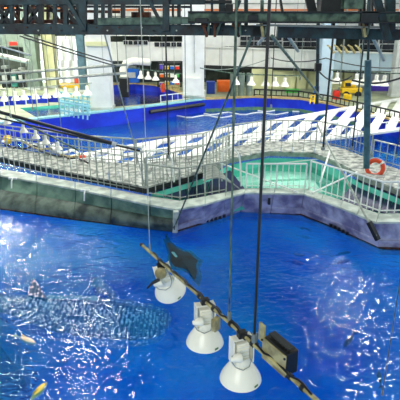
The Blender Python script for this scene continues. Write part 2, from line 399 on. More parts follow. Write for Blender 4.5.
# pen: inner walls, water, navy boards
penn = [(186, 199), (246, 188), (305, 188), (343, 200.5), (379, 213.5), (440, 212.5)]
penf = [(440, 205), (362, 175), (336, 161), (314, 152.5), (270, 151), (230, 158), (204, 171), (150, 186)]
PN = [at(x, y, DZ) for x, y in penn]; PF = [at(x, y, ZD)-V(0, 0, ZD-DZ) for x, y in penf]
PF = [p+V(0, .15, 0) for p in PF]
loop = PN+PF
m_ = MB()
for i in range(len(loop)):
    a, c = loop[i], loop[(i+1) % len(loop)]
    m_.add([V(a.x, a.y, .12), V(c.x, c.y, .12), V(c.x, c.y, DZ-.08), V(a.x, a.y, DZ-.08)], [(0, 1, 2, 3)])
m_.add([V(p.x, p.y, .12) for p in loop], [tuple(range(len(loop)))])
struct(m_.build('wall_pen', M['penfloor']))
struct(plane('water_pen', [V(p.x, p.y, .5) for p in loop], M['waterteal']))
pp = thing('pen_floor_panels', 'pale mint panels on the floor of the teal pen seen through its water', 'panel', at(275, 178, .13))
for q in ([(228, 171), (262, 166), (262, 180), (236, 188)], [(264, 166), (300, 165), (312, 178), (264, 180)], [(302, 165), (322, 170), (340, 186), (314, 178)], [(262, 182), (314, 180), (322, 192), (262, 193)]):
    P = xy(q, .25); MB().prism([(p.x, p.y) for p in P], .12, .25).build('floor_panel', M['penpale'], pp)
def cover(pts, z, label, n):  # flat navy boards filling one quad above the pen water
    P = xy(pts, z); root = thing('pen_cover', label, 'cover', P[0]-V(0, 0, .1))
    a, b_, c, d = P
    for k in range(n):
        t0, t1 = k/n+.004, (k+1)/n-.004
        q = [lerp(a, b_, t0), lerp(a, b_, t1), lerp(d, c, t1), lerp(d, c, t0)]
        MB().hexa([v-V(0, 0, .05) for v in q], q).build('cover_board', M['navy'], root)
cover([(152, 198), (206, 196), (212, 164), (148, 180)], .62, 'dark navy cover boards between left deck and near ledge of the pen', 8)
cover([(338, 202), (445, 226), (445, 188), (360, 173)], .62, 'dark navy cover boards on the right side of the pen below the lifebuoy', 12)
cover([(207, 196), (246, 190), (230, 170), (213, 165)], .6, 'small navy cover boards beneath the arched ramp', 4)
# arched ramp of grey slats
arch = thing('arched_ramp', 'grey arched ramp of curved slats inside the left end of the pen', 'ramp', at(220, 190, DZ))
a, b_ = at(205, 184, DZ), at(244, 192, DZ)
for k in range(6):
    off = V(0, .0, 0)+(at(200, 175, DZ)-at(210, 190, DZ))*0
    t = k/6
    st = lerp(at(203, 191, DZ), at(203, 176, DZ), t); en = lerp(at(240, 190, DZ), at(224, 177, DZ), t)
    stw = lerp(at(203, 191, DZ), at(203, 176, DZ), t+.15); enw = lerp(at(240, 190, DZ), at(224, 177, DZ), t+.15)
    vs = []; n = 9
    for j in range(n):
        s_ = j/(n-1); z = .05+.42*math.sin(PI*(.25+.75*s_))
        p, q = lerp(st, en, s_), lerp(stw, enw, s_)
        vs += [V(p.x, p.y, DZ+z), V(q.x, q.y, DZ+z), V(q.x, q.y, DZ+z-.04), V(p.x, p.y, DZ+z-.04)]
    fs = []
    for j in range(n-1):
        for e in range(4): fs.append((j*4+e, j*4+(e+1) % 4, j*4+4+(e+1) % 4, j*4+4+e))
    fs += [(0, 1, 2, 3), (4*n-1, 4*n-2, 4*n-3, 4*n-4)]
    MB().add(vs, fs).build('ramp_slat', M['steel'], arch)

# ------------------------------------------------------------------ railings
def railing(label, base, h, step, m, name='railing', r=.018, mids=(), rp=.03, bottom=.08, skip_bal=False, bh0=.0):
    root = thing(name, label, 'railing', base[0])
    o0 = base[0]
    bal = None; posts = None
    top = [p+V(0, 0, h) for p in base]
    MB().tube(top, rp, 8).build('top_rail', m, root)
    if bottom is not None: MB().tube([p+V(0, 0, bottom) for p in base], r*1.1, 6).build('bottom_rail', m, root)
    for mm in mids: MB().tube([p+V(0, 0, mm) for p in base], r*1.1, 6).build('mid_rail', m, root)
    for p in base:
        if posts is None: posts = MB().tube([p, p+V(0, 0, h)], rp, 8).build('post', m, root); posts.data.transform(Matrix.Translation(o0-p)); posts.location = p-o0
        else:
            c = posts.copy(); COL.objects.link(c); c.parent = root; c.location = p-o0
    if skip_bal: return root
    for a, c in zip(base[:-1], base[1:]):
        L = (c-a).length; n = max(1, round(L/step))
        for k in range(1, n):
            p = lerp(a, c, k/n)
            if bal is None:
                bal = MB().tube([p+V(0, 0, bh0), p+V(0, 0, h)], r, 6).build('baluster', m, root); bal.data.transform(Matrix.Translation(o0-p)); bal.location = p-o0
            else:
                q = bal.copy(); COL.objects.link(q); q.parent = root; q.location = p-o0
    return root
def ppx(pts, z): return [at(x, y, z) for x, y in pts]
railing('pale grey railing with upright bars along the near side of the left walkway', ppx([(-58, 156), (0, 167), (47, 176.5), (98, 185), (143, 193.5)], DZ-.02), 1.55, .27, M['rail'], r=.018, rp=.028, bottom=.12, mids=(1.2,))
railing('thin grey railing along the far side of the left walkway', ppx([(-58, 133), (0, 146), (40, 153), (80, 159), (135, 163.5)], ZD), .95, .5, M['rail'], mids=(.5,))
railing('galvanised railing behind the pen, rising in a bend over the deck step', ppx([(137, 164), (170, 160.5), (203, 157), (228, 147), (270, 141.3), (316, 142.3), (345, 149), (370, 159)], ZD), .95, .24, M['rail'], mids=(.48,), r=.016)
railing('inner grey railing on the pen side of the left deck, in front of navy boards', ppx([(146, 186), (174, 179), (203, 171.5), (229, 158.5)], ZD), .95, .26, M['rail'], r=.016, mids=(.5,))
railing('near white railing on the ledge left of the corner post', ppx([(148, 195), (180, 200), (205, 195.5), (226, 191.5)], DZ), 1.05, .26, M['rail'], r=.017)
railing('white railing on the straight middle ledge in front of the teal pen', ppx([(246, 188), (276, 188), (305, 188)], DZ), .86, .22, M['railw'], r=.017)
railing('white railing on the right ledge sloping down toward the right edge', ppx([(309, 189), (343, 200), (379, 213), (440, 212)], DZ), .98, .22, M['railw'], r=.018)
railing('galvanised railing at the right edge behind the orange lifebuoy', ppx([(372, 160), (400, 168), (440, 182)], ZD), .8, .3, M['rail'], mids=(.4,))
# bent handrail loops
for (pts, lab) in (([(146, 187), (147, 152), (160, 150), (172, 157), (174, 182)], 'bent tubular handrail loop at the left end of the navy boards'),
                   ([(222, 181), (222, 152), (232, 146), (240, 156), (241, 186)], 'arched white handrail loop beside the grey ramp')):
    Y0 = at(*pts[0], DZ).y
    P = [atY(x, y, Y0) for x, y in pts]
    mb = MB(); sm = []
    for i in range(len(P)-1):
        for t in (0, .25, .5, .75): 
            sm.append(lerp(P[i], P[i+1], t))
    sm.append(P[-1]); sm = [sm[0]]+[(sm[i-1]+sm[i]*2+sm[i+1])/4 for i in range(1, len(sm)-1)]+[sm[-1]]
    tag(mb.tube(sm, .03, 8).build('handrail', M['railw']), lab, 'handrail')

# lifebuoy hung on the railing
lb = at(375, 168, 1.35); lr = .27
root = thing('lifebuoy', 'round orange lifebuoy hanging on the railing right of the pen', 'lifebuoy', lb)
Rm = Matrix.Rotation(math.radians(-25), 3, 'Z') @ Matrix.Rotation(math.radians(80), 3, 'X')
n, mN = 32, 12; vs = []; fs = []
for i in range(n):
    a = 2*PI*i/n
    for j in range(mN):
        b2 = 2*PI*j/mN
        vs.append(lb+Rm@V((lr+.075*math.cos(b2))*math.cos(a), (lr+.075*math.cos(b2))*math.sin(a), .06*math.sin(b2)))
for i in range(n):
    for j in range(mN): fs.append((i*mN+j, i*mN+(j+1) % mN, ((i+1) % n)*mN+(j+1) % mN, ((i+1) % n)*mN+j))
mb = MB().add(vs, fs); mb.smooth = True; mb.build('ring', M['ringo'], root)
for q in range(4):
    a = PI/4+q*PI/2; ring = []
    for k2 in range(3):
        aa = a-.12+.12*k2
        ring.append([lb+Rm@V((lr+.082*math.cos(2*PI*j/12))*math.cos(aa), (lr+.082*math.cos(2*PI*j/12))*math.sin(aa), .067*math.sin(2*PI*j/12)) for j in range(12)])
    fs = [(i*12+j, i*12+(j+1) % 12, (i+1)*12+(j+1) % 12, (i+1)*12+j) for i in range(2) for j in range(12)]
    mb = MB().add([v for r_ in ring for v in r_], fs); mb.smooth = True; mb.build('band', M['ringo'] if q else M['railw'], root)
MB().tube([lb+Rm@V((lr+.1)*math.cos(t*2*PI/24), (lr+.1)*math.sin(t*2*PI/24), 0) for t in range(25)], .01, 5).build('grab_line', M['railw'], root)

# loose poles across the pen and stays
def pole(a, b, r, m, name, label, cat='pole'):
    return tag(MB().tube([a, b], r, 8).build(name, m), label, cat)
pole(at(212, 160, ZD), at(297, 192, DZ+.05), .03, M['railw'], 'boat_pole', 'pale pole lying diagonally over the middle of the pen')
pole(at(312, 193, DZ+.05), at(357, 172, ZD), .03, M['railw'], 'boat_pole', 'pale pole crossing from right ledge up to the far deck')
pole(at(262, 165, .5), at(330, 158, 1.0), .02, M['railw'], 'boat_pole', 'thin pale pole along the far side of the pen water')
pole(at(320, 183, .9), at(330, 150, 1.3), .035, M['railw'], 'boat_pole', 'short white prop leaning at the right end of the pen')
a = at(376, 236, .62)
pole(atY(318, 126, 17.5), a, .035, M['rail'], 'stay_pole', 'long pale stay pole leaning down to the black bracket on the ledge')
pole(atY(252, 36, 9.2), at(175, 226, .25), .022, M['olive'], 'stay_rope', 'grey green rope slanting from the gantry down to the corner post', 'rope')
pole(atY(103, 28, 9.2), at(146, 190, .95), .014, M['rail'], 'stay_rope', 'thin pale rope slanting from gantry to the left walkway', 'rope')
pole(atY(272, 36, 9.2), atY(323, 100, 20), .03, M['olive'], 'stay_pole', 'dark green slanting pole from the gantry to the curved tank wall')
for k, (y0, y1, lab) in enumerate(((112, 143.5, 'upper thick black pipe slanting above the left walkway'), (119.5, 151, 'lower thin black pipe slanting above the left walkway'))):
    r_ = .055 if k == 0 else .03
    root = thing('black_pipe', lab, 'pipe', atY(-30, y0-8, 15))
    xe = 113 if k == 0 else 141
    MB().tube([atY(-30, y0-8.2, 15.5), atY(xe, y1, 14.5)], r_, 10).build('pipe_body', M['black'], root)
    MB().tube([atY(xe-1, y1, 14.5), atY(xe+3, y1+1, 14.5)], r_*1.3, 10).build('end_cap', M['concrete'], root)

# ------------------------------------------------------------------ white lattice footbridge over the back tank
fb = thing('lattice_footbridge', 'long white lattice footbridge slanting over the back tank behind the pen', 'bridge', at(200, 150, 1))
zb = 1.0
farl = [at(72, 157.5, zb), at(440, 92, zb)]; nearl = [at(72, 172, zb), at(440, 124, zb)]
for t in (0, .5, 1):
    MB().beam(lerp(nearl[0], farl[0], t), lerp(nearl[1], farl[1], t), 0.42 if t != .5 else .3, .12).build('stringer', M['white'], fb, .01)
NB = 16
for k in range(NB+1):
    t = k/NB
    for (u0, u1, dt) in ((0, .5, .016), (.5, 1, .016)):
        n_ = lerp(nearl[0], nearl[1], t); f_ = lerp(farl[0], farl[1], t); n2 = lerp(nearl[0], nearl[1], min(1, t+dt)); f2 = lerp(farl[0], farl[1], min(1, t+dt))
        MB().beam(lerp(n_, f_, u0), lerp(n2, f2, u1), .45, .09).build('cross_member', M['white'], fb)
railing('low white handrail on the near edge of the lattice footbridge', [lerp(nearl[0], nearl[1], t) for t in (0, .2, .4, .6, .8, 1)], .45, .6, M['railw'], r=.014)
# floating white boom net behind
for k in range(3):
    pts = [at(150+60*k*.9+i*6, 116.5-3*k+1.2*math.sin(i*1.2), .03) for i in range(15)]
    tag(MB().tube(pts, .045, 7).build('float_line', M['railw']), 'wavy white float line on the back tank water, %s' % ORD[k], 'float line', 'float lines')

# black strip added as the shadow gap under the straight coping, hoses and floats on the left deck
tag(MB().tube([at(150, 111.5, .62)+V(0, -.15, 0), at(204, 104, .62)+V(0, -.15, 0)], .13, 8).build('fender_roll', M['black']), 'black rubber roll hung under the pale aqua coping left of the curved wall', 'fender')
def hose(pts, r, m, lab, seed):
    rr = random.Random(seed); P = [at(x, y, ZD+.06+rr.uniform(0, .25)) for x, y in pts]; sm = []
    for i in range(len(P)-1):
        for k in range(5):
            t = k/5; sm.append(lerp(P[i], P[i+1], t)+V(rr.uniform(-.05, .05), rr.uniform(-.12, .12), rr.uniform(0, .06)))
    sm.append(P[-1]); tag(MB().tube(sm, r, 7).build('hose', m), lab, 'hose')
hose([(2, 142), (16, 140), (30, 146), (44, 144), (60, 153), (74, 152), (96, 160)], .06, M['railw'], 'thick white hose winding along the left deck', 3)
hose([(6, 146), (20, 149), (34, 147), (52, 156), (70, 158), (88, 163)], .035, M['black'], 'thin black hose tangled on the left deck', 5)
hose([(24, 143), (36, 150), (50, 149), (66, 157), (80, 156)], .045, M['bronze'], 'tan hose tangled on the left deck', 6)
def float_(x, y, r, m, lab):
    p = at(x, y, ZD); root = thing('float', lab, 'float', p)
    MB().lathe([(.02, 0), (r*.6, .02), (r*.95, r*.5), (r, r), (r*.9, r*1.5), (r*.5, r*1.9), (.02, r*2)], 14, p).build('ball', m, root)
    MB().tube([p+V(-.04, 0, r*1.95), p+V(-.03, 0, r*2.3), p+V(.03, 0, r*2.3), p+V(.04, 0, r*1.95)], .015, 6).build('lug', M['dark'], root)
float_(8, 144, .2, M['yellow'], 'yellow float ball on the left deck near the left edge')
float_(42, 150, .17, M['white'], 'white float ball on the left deck among the hoses')
float_(56, 153, .2, M['white'], 'large white float ball on the left deck beside the tan hose')
float_(83, 161, .13, M['ringo'], 'small orange float ball on the left deck at the end of the hoses')
# ------------------------------------------------------------------ back hall
Y1 = 43.0
def wallq(name, x0, y0, x1, y1, Y, m, th=.3, parent=None, bevel=0):     # upright slab facing the camera
    a, b2 = atY(x0, y0, Y), atY(x1, y1, Y)
    return MB().box(((a.x+b2.x)/2, Y+th/2, (a.z+b2.z)/2), (abs(b2.x-a.x), th, abs(a.z-b2.z))).build(name, m, parent, bevel)
struct(wallq('wall_back', -120, -90, 520, 92, Y1+1.2, M['interior']))
a = atY(200, 30, Y1)
def wcol(name, x0, x1, ytop, yb, m, lab, extra=None, depth=None):
    base = at((x0+x1)/2, yb, DZ); Y = base.y
    a0 = atY(x0, yb, Y).x; a1 = atY(x1, yb, Y).x; zt = atY(x0, ytop, Y).z
    root = thing(name, lab, 'pillar', V((a0+a1)/2, Y+.3, DZ))
    wd = a1-a0; dp = depth or min(1.2, wd)
    MB().box(((a0+a1)/2, Y+dp/2, (zt+DZ)/2), (wd, dp, zt-DZ)).build('shaft', m, root, .03)
    MB().box(((a0+a1)/2, Y+dp/2, DZ+.08), (wd+.1, dp+.1, .16)).build('plinth', M['concrete'], root, .02)
    return root, V((a0+a1)/2, Y, DZ), wd
p1, p1c, p1w = wcol('pillar', 91, 111.5, -30, 110, M['white'], 'broad white pillar standing between the teal pool and the dark blue basin')
MB().box(p1c+V(0, -.08, 3.9), (p1w*1.02, .12, .25)).build('cable_tray', M['cream'], p1)
p2, p2c, p2w = wcol('pillar', 183, 204, -30, 99, M['white'], 'broad white pillar left of the orange crate')
MB().box(p2c+V(-.1, -.14, .85), (p2w*.8, .28, 1.2)).build('cabinet_box', M['white'], p2, .02)
MB().tube([p2c+V(.1, -.06, 1.8), p2c+V(.1, -.06, 5)], .05, 6).build('conduit', M['concrete'], p2)
wcol('pillar', 318, 331, -30, 97, M['beachy'], 'narrow white pillar behind the red and blue drums')
wcol('pillar', 391, 401, -30, 97, M['concrete'], 'grey pillar at the right edge of the hall')
wcol('pillar', 28, 40, -30, 90, M['graywall'], 'grey green pillar beside the white door on the left')
wcol('pillar', 46, 57, -30, 88, M['cream'], 'cream pillar between bright windows on the left')
wcol('pillar', 80, 87, 20, 92, M['cobalt'] if False else mat('slate_blue_paint', (84, 118, 132), .5, 0, .3, 3), 'slim slate blue column left of the broad white pillar')
# bright windows on the left
wn = 1
struct(wallq('wall_left_lower', 38, 36, 92, 92, Y1+1.05, M['white'], .1))
for (x0, x1) in ((39, 47), (56, 63), (64, 71), (72, 79), (86, 92)):
    fr = wallq('window_%d' % wn, x0, 38, x1, 84, Y1+.9, M['white'], .12); struct(fr); wn += 1
    for (ya, yb) in ((39.5, 60), (61, 83)):
        wallq('pane', x0+.8, ya, x1-.8, yb, Y1+.85, M['winlit'], .04, fr)
struct(wallq('wall_left_upper', -120, -90, 92, 30, Y1+.6, M['beachy']))
struct(wallq('wall_left_band', -120, 30, 38, 47, Y1+.6, M['graywall']))
# upper storeys: white bands and ribbon windows
struct(wallq('wall_mid_band', 110, 42, 206, 61, Y1-.6, M['white']))
struct(wallq('wall_upper', 92, -90, 520, 36, Y1-.2, M['white']))
struct(wallq('trim_2', 92, 9, 520, 10.8, Y1-.35, M['orangeline'], .1))
struct(wallq('trim_3', -120, 6.5, 92, 8.5, Y1+.45, M['orangeline'], .1))
struct(wallq('trim_4', 92, 3, 520, 4, Y1-.35, M['steel'], .1))
struct(wallq('trim_5', 92, 16, 520, 17, Y1-.35, M['steel'], .1))
struct(wallq('wall_right_storey', 200, 36, 240, 46, Y1-.5, M['white']))
def ribbon(x0, x1, y0, y1, n, rows=1, Y=Y1-.75, slope=0):
    global wn
    fr = wallq('window_%d' % wn, x0, y0, x1, y1, Y, M['white'], .1); struct(fr); wn += 1
    for k in range(n):
        for r_ in range(rows):
            xa = x0+(x1-x0)*k/n+.35; xb = x0+(x1-x0)*(k+1)/n-.35
            ya = y0+(y1-y0)*r_/rows+.35; yb = y0+(y1-y0)*(r_+1)/rows-.35
            wallq('pane', xa, ya, xb, yb, Y-.04, M['glassd'], .04, fr)
ribbon(123, 148, 40.5, 45, 5); ribbon(154, 182, 42, 47, 5); ribbon(200, 238, 46, 49.5, 4)
ribbon(240, 282, 36, 46, 6, 2); ribbon(283, 318, 36, 47, 5, 2); ribbon(360, 378, 38, 50, 3, 2); ribbon(380, 410, 38, 50, 4, 2)
# balcony parapet on the right, in panels, slanting nearer to the right
par = thing('balcony_parapet', 'long white balcony parapet of panels across the upper storey', 'parapet', atY(205, 65, Y1-1.2))
A = [atY(204, 65, Y1-.9), atY(440, 73, 36.5)]; B = [atY(204, 47, Y1-.9), atY(440, 55.5, 36.5)]
NP = 13
for k in range(NP):
    t0, t1 = k/NP+.0012, (k+1)/NP-.0012
    q = [lerp(A[0], A[1], t0), lerp(A[0], A[1], t1), lerp(B[0], B[1], t1), lerp(B[0], B[1], t0)]
    MB().hexa(q, [v+V(0, .2, 0) for v in q]).build('parapet_panel', M['beachy'] if k > 6 else M['white'], par)
MB().beam(B[0]+V(0, .0, .03), B[1]+V(0, .0, .03), .4, .1).build('parapet_cap', M['white'], par)
MB().beam(A[0]+V(0, .3, -.1), A[1]+V(0, .3, -.1), .8, .2).build('parapet_soffit', M['dark'], par)
# steel angle brackets under the upper balcony
for k in range(5):
    x = 330+k*7
    tag(MB().beam(atY(x, 47, 34), atY(x+4, 53, 33.6), .12, .12).beam(atY(x, 47, 34), atY(x-3, 45, 34), .1, .1).build('wall_bracket', M['bronze']), 'small rusty bracket under the balcony edge, %s of five' % ORD[k], 'bracket', 'balcony brackets')
tag(wallq('wall_sign', 9, 42, 17, 45.2, Y1+.5, M['red'], .08), 'small red sign on the pale wall above the canopy', 'sign')
# lit rooms at the back: cream wall panels
room = thing('partition_wall', 'cream panelled partition lit warmly at the back right of the hall', 'partition', atY(260, 90, 40.5))
for k in range(6):
    wallq('wall_panel', 252+k*11.1, 69, 252+(k+1)*11.1-.35, 91, 40.2, M['cream'], .15, room)
root = thing('partition_wall', 'cream panelled partition behind the yellow machine near the right edge', 'partition', atY(360, 90, 40.5))
for k in range(5):
    wallq('wall_panel', 332+k*11.1, 72, 332+(k+1)*11.1-.35, 92, 39.8, M['cream'] if k < 2 else M['concrete'], .15, root)
# dark openings left
can = thing('canopy', 'pale grey sloping canopy over dark equipment at far left', 'canopy', at(10, 88, DZ))
MB().beam(atY(-30, 48, 38), atY(28, 61, 38), .9, .12).build('canopy_roof', M['concrete'], can)
MB().beam(atY(-30, 51, 38.3), atY(28, 62.5, 38.3), .2, .15).build('canopy_fascia', M['beachy'], can)
for x in (-4, 26):
    MB().tube([atY(x, 62, 38.3), at(x, 86.5, DZ)], .06, 6).build('canopy_post', M['steel'], can)
def machine(x0, x1, yt, yb, m, name, lab, cat, seed=0):
    base = at((x0+x1)/2, yb, DZ); Y = base.y
    a0, a1 = atY(x0, yb, Y).x, atY(x1, yb, Y).x; zt = atY(x0, yt, Y).z; w_ = a1-a0; h_ = zt-DZ
    root = thing(name, lab, cat, V((a0+a1)/2, Y+.4, DZ))
    MB().box(((a0+a1)/2, Y+.4, DZ+h_*.46), (w_, .8, h_*.8)).build('housing', m, root, .04)
    MB().box(((a0+a1)/2, Y+.4, DZ+h_*.93), (w_*.7, .6, h_*.14)).build('top_box', M['steel'], root, .03)
    MB().box(((a0+a1)/2, Y-.03, DZ+h_*.5), (w_*.6, .06, h_*.3)).build('front_panel', M['concrete'], root, .01)
    for s_ in (-1, 1): MB().box(((a0+a1)/2+s_*w_*.38, Y+.4, DZ+h_*.03), (w_*.15, .7, h_*.06)).build('foot', M['black'], root)
    return root
machine(2, 10, 66, 88, M['dark'], 'pump_cabinet', 'tall dark pump cabinet under the canopy at far left', 'cabinet')
machine(12, 18, 70, 88, mat('sea_green_paint', (40, 110, 104), .5), 'pump_cabinet', 'sea green pump cabinet under the canopy at far left', 'cabinet')
machine(19, 25, 68, 88, M['black'], 'pump_cabinet', 'black pump cabinet beside the canopy post', 'cabinet')
machine(124, 139, 66, 84, M['cobalt'], 'filter_tank', 'blue boxy filter tank under the white elbow duct', 'tank')
# elbow duct
d = [atY(124, 78, 36), atY(123, 70, 36), atY(126, 63, 36), atY(133, 61, 36), atY(150, 62, 36.5)]
dt = thing('elbow_duct', 'fat white elbow duct on a black pump stand beside the broad white pillar', 'duct', V(d[0].x, 36, DZ))
MB().tube(d, .26, 12).build('duct_tube', M['enamel'], dt)
MB().box(V(d[0].x, 36, (d[0].z+DZ)/2), (.62, .6, d[0].z-DZ)).build('pump_stand', M['black'], dt, .03)
MB().tube([d[0], d[0]+V(0, 0, .1)], .33, 12).build('flange', M['steel'], dt)
# shelf with coloured items
sh = thing('storage_shelf', 'open steel shelf with coloured goods beneath the white band', 'shelf', at(168, 88, DZ))
Ys = at(168, 87, DZ).y
for (x) in (158, 181): MB().beam(atY(x, 87, Ys), atY(x, 62, Ys), .12, .12).build('upright', M['dark'], sh)
for y in (86, 78, 70, 63): MB().beam(atY(158, y, Ys), atY(181, y, Ys), .6, .06).build('shelf_board', M['dark'], sh)
cols = [('purple', 'violet'), ('red', 'red'), ('white', 'white'), ('yellow', 'yellow'), ('orange', 'orange'), ('green', 'green'), ('cobalt', 'blue'), ('bronze', 'tan')]
i = 0
for lev, y in (('top', 69.5), ('middle', 77.5), ('bottom', 85.5)):
    for k in range(4):
        x = 160+k*5.2; c = cols[(i*3) % 8]; i += 1
        a = atY(x, y, Ys); b2 = atY(x+3.6, y-random.uniform(3, 5.5), Ys)
        hz = b2.z-a.z
        root = thing('storage_box', '%s storage box on the %s shelf, %s' % (c[1], lev, ORD[k]), 'box', V((a.x+b2.x)/2, Ys, a.z+.03), 'boxes on the storage shelf')
        MB().box(((a.x+b2.x)/2, Ys, a.z+.03+hz*.42), (b2.x-a.x, .4, hz*.84)).build('body', M[c[0]], root)
        MB().box(((a.x+b2.x)/2, Ys, a.z+.03+hz*.92), ((b2.x-a.x)*1.08, .43, hz*.14)).build('lid', M['white'], root)
# drums, crates and cones
def drum(x, yb, w_, h_, m, name, lab, cat):
    p = at(x, yb, DZ); s_ = (p-V(0, 0, H)).length/F; r_ = w_*s_/2; hh = h_*s_
    root = thing(name, lab, cat, p)
    MB().lathe([(r_*.95, 0), (r_, hh*.05), (r_*.97, hh*.33), (r_, hh*.36), (r_*.97, hh*.64), (r_, hh*.67), (r_*.96, hh*.95), (r_*.9, hh)], 16, p).build('body', m, root)
    MB().lathe([(r_*.3, 0), (r_*.3, hh*.06)], 10, p+V(r_*.3, 0, hh)).build('cap', M['black'], root)
drum(316, 99, 5, 12, M['cobalt'], 'drum', 'blue drum at the foot of the narrow white pillar', 'drum')
drum(336, 99, 7, 8, M['red'], 'drum', 'red orange tub next to the yellow machine', 'tub')
drum(347, 101, 8, 6.5, M['yellow'], 'tub', 'small yellow tub on the floor below the yellow machine', 'tub')
drum(77, 87, 4, 8, M['ringo'], 'drum', 'small orange drum in front of the left windows', 'drum')
drum(163, 92, 4, 8, M['ringo'], 'gas_bottle', 'orange red bottle standing before the storage shelf', 'bottle')
for k, x in enumerate((233, 241, 249)): drum(x, 96, 6.5, 22, M['graywall'], 'filter_cylinder', 'tall grey green filter cylinder right of the orange crate, %s of three' % ORD[k], 'tank')
def crate(x0, x1, yt, yb, m, lab, name='crate', cat='crate'):
    base = at((x0+x1)/2, yb, DZ); Y = base.y
    a0, a1 = atY(x0, yb, Y).x, atY(x1, yb, Y).x; zt = atY(x0, yt, Y).z; h_ = zt-DZ; w_ = a1-a0
    root = thing(name, lab, cat, V((a0+a1)/2, Y+.4, DZ))
    MB().box(((a0+a1)/2, Y+.4, DZ+h_*.45), (w_*.96, .76, h_*.9)).build('body', m, root, .04)
    MB().box(((a0+a1)/2, Y+.4, DZ+h_*.93), (w_, .8, h_*.14)).build('lid', m, root, .03)
    for s_ in (-.3, .3): MB().box(((a0+a1)/2+w_*s_, Y-.0, DZ+h_*.45), (w_*.06, .06, h_*.8)).build('rib', m, root)
crate(217, 231, 81, 92, M['orange'], 'bright orange crate left of the grey green cylinders')
crate(206.5, 215, 82, 94, mat('deep_blue_plastic', (16, 54, 150), .5), 'deep blue crate between the broad pillar and the orange crate')
crate(286, 300, 90, 93, M['green'], 'low green tray at the foot of the cream partition', 'tray', 'tray')
crate(368, 392, 84, 91, M['purple'], 'violet covered bench at the right end of the hall', 'bench', 'bench')
crate(60, 82, 84, 88, M['yellow'], 'long yellow trough beneath the left windows', 'trough', 'trough')
crate(160, 180, 86, 90, M['bronze'], 'low tan bench in front of the storage shelf', 'bench', 'bench')
# yellow machine
ym = thing('floor_machine', 'yellow wheeled machine by the right cream partition', 'machine', at(352, 97, DZ))
Yy = at(352, 96, DZ).y
wallq('chassis', 342, 88, 362, 93.5, Yy, M['yellow'], .8, ym, .06); wallq('engine_cover', 344, 81, 356, 87.5, Yy+.1, M['yellow'], .6, ym, .08)
wallq('grille', 346, 83, 351, 86.5, Yy+.02, M['dark'], .08, ym)
for x in (346, 358):
    c = atY(x, 94.6, Yy); MB().lathe([(.2, -.1), (.24, -.06), (.24, .06), (.2, .1)], 14, c, Matrix.Rotation(PI/2, 3, 'X')).build('wheel', M['black'], ym)
MB().tube([atY(356, 84, Yy+.3), atY(361, 78, Yy+.3), atY(365, 78, Yy+.3)], .05, 6).build('handle', M['dark'], ym)

# pale blue trestle railings by the shallow pool
tr = thing('trestle_rack', 'pale blue lattice trestle at the right end of the shallow teal pool', 'rack', at(75, 108, DZ))
for r_ in range(3):
    for k in range(7):
        x = 60+k*4.6; y = 92+r_*5+k*.8
        Yt = at(x, y+16, DZ).y if False else 31+ -r_*1.0
        MB().beam(atY(x, y, Yt), atY(x, y+13, Yt), .08, .08).build('upright', M['aqua'], tr)
    MB().beam(atY(59, 92+r_*5, 31-r_), atY(90, 97+r_*5, 31-r_), .1, .1).build('cross_rail', M['aqua'], tr)
    MB().beam(atY(59, 100+r_*5, 31-r_), atY(90, 105+r_*5, 31-r_), .1, .1).build('cross_rail', M['aqua'], tr)
# blue wall behind the lamp row on the left
bw = thing('blue_barrier', 'royal blue barrier boards behind the row of lamps on the left', 'barrier', at(20, 106, DZ))
for k in range(7):
    wallq('board', -18+k*11, 97-k*.25, -18+(k+1)*11-.6, 107.5-k*.8, at(20, 107, DZ).y+.3*k, M['blue'], .1, bw)
# curved fence along the tan rim on the right
railing('low dark fence curving along the back tank rim on the right', [V(p.x, p.y+.6, DZ) for p in rimw[6:]], .45, .4, M['dark'], r=.03, rp=.05)
railing('low pale rail by the straight back rim of the blue tank', [V(p.x, p.y+.7, DZ) for p in rimw[4:6]], .5, .5, M['railw'])
st = thing('step_stool', 'small yellow step stool on the curved tank rim', 'stool', at(313, 104, DZ))
for s_ in (0, 4):
    MB().beam(at(310+s_, 104, DZ+.05), at(310+s_, 104, DZ+.05)+V(.1, .3, .55), .07, .07).build('leg', M['yellow'], st)
for s_ in (.2, .4, .6): MB().beam(at(310, 104, DZ+.05)+V(.05, s_*.45, s_*.85), at(314, 104, DZ+.05)+V(.05, s_*.45, s_*.85), .1, .05).build('rung', M['yellow'], st)

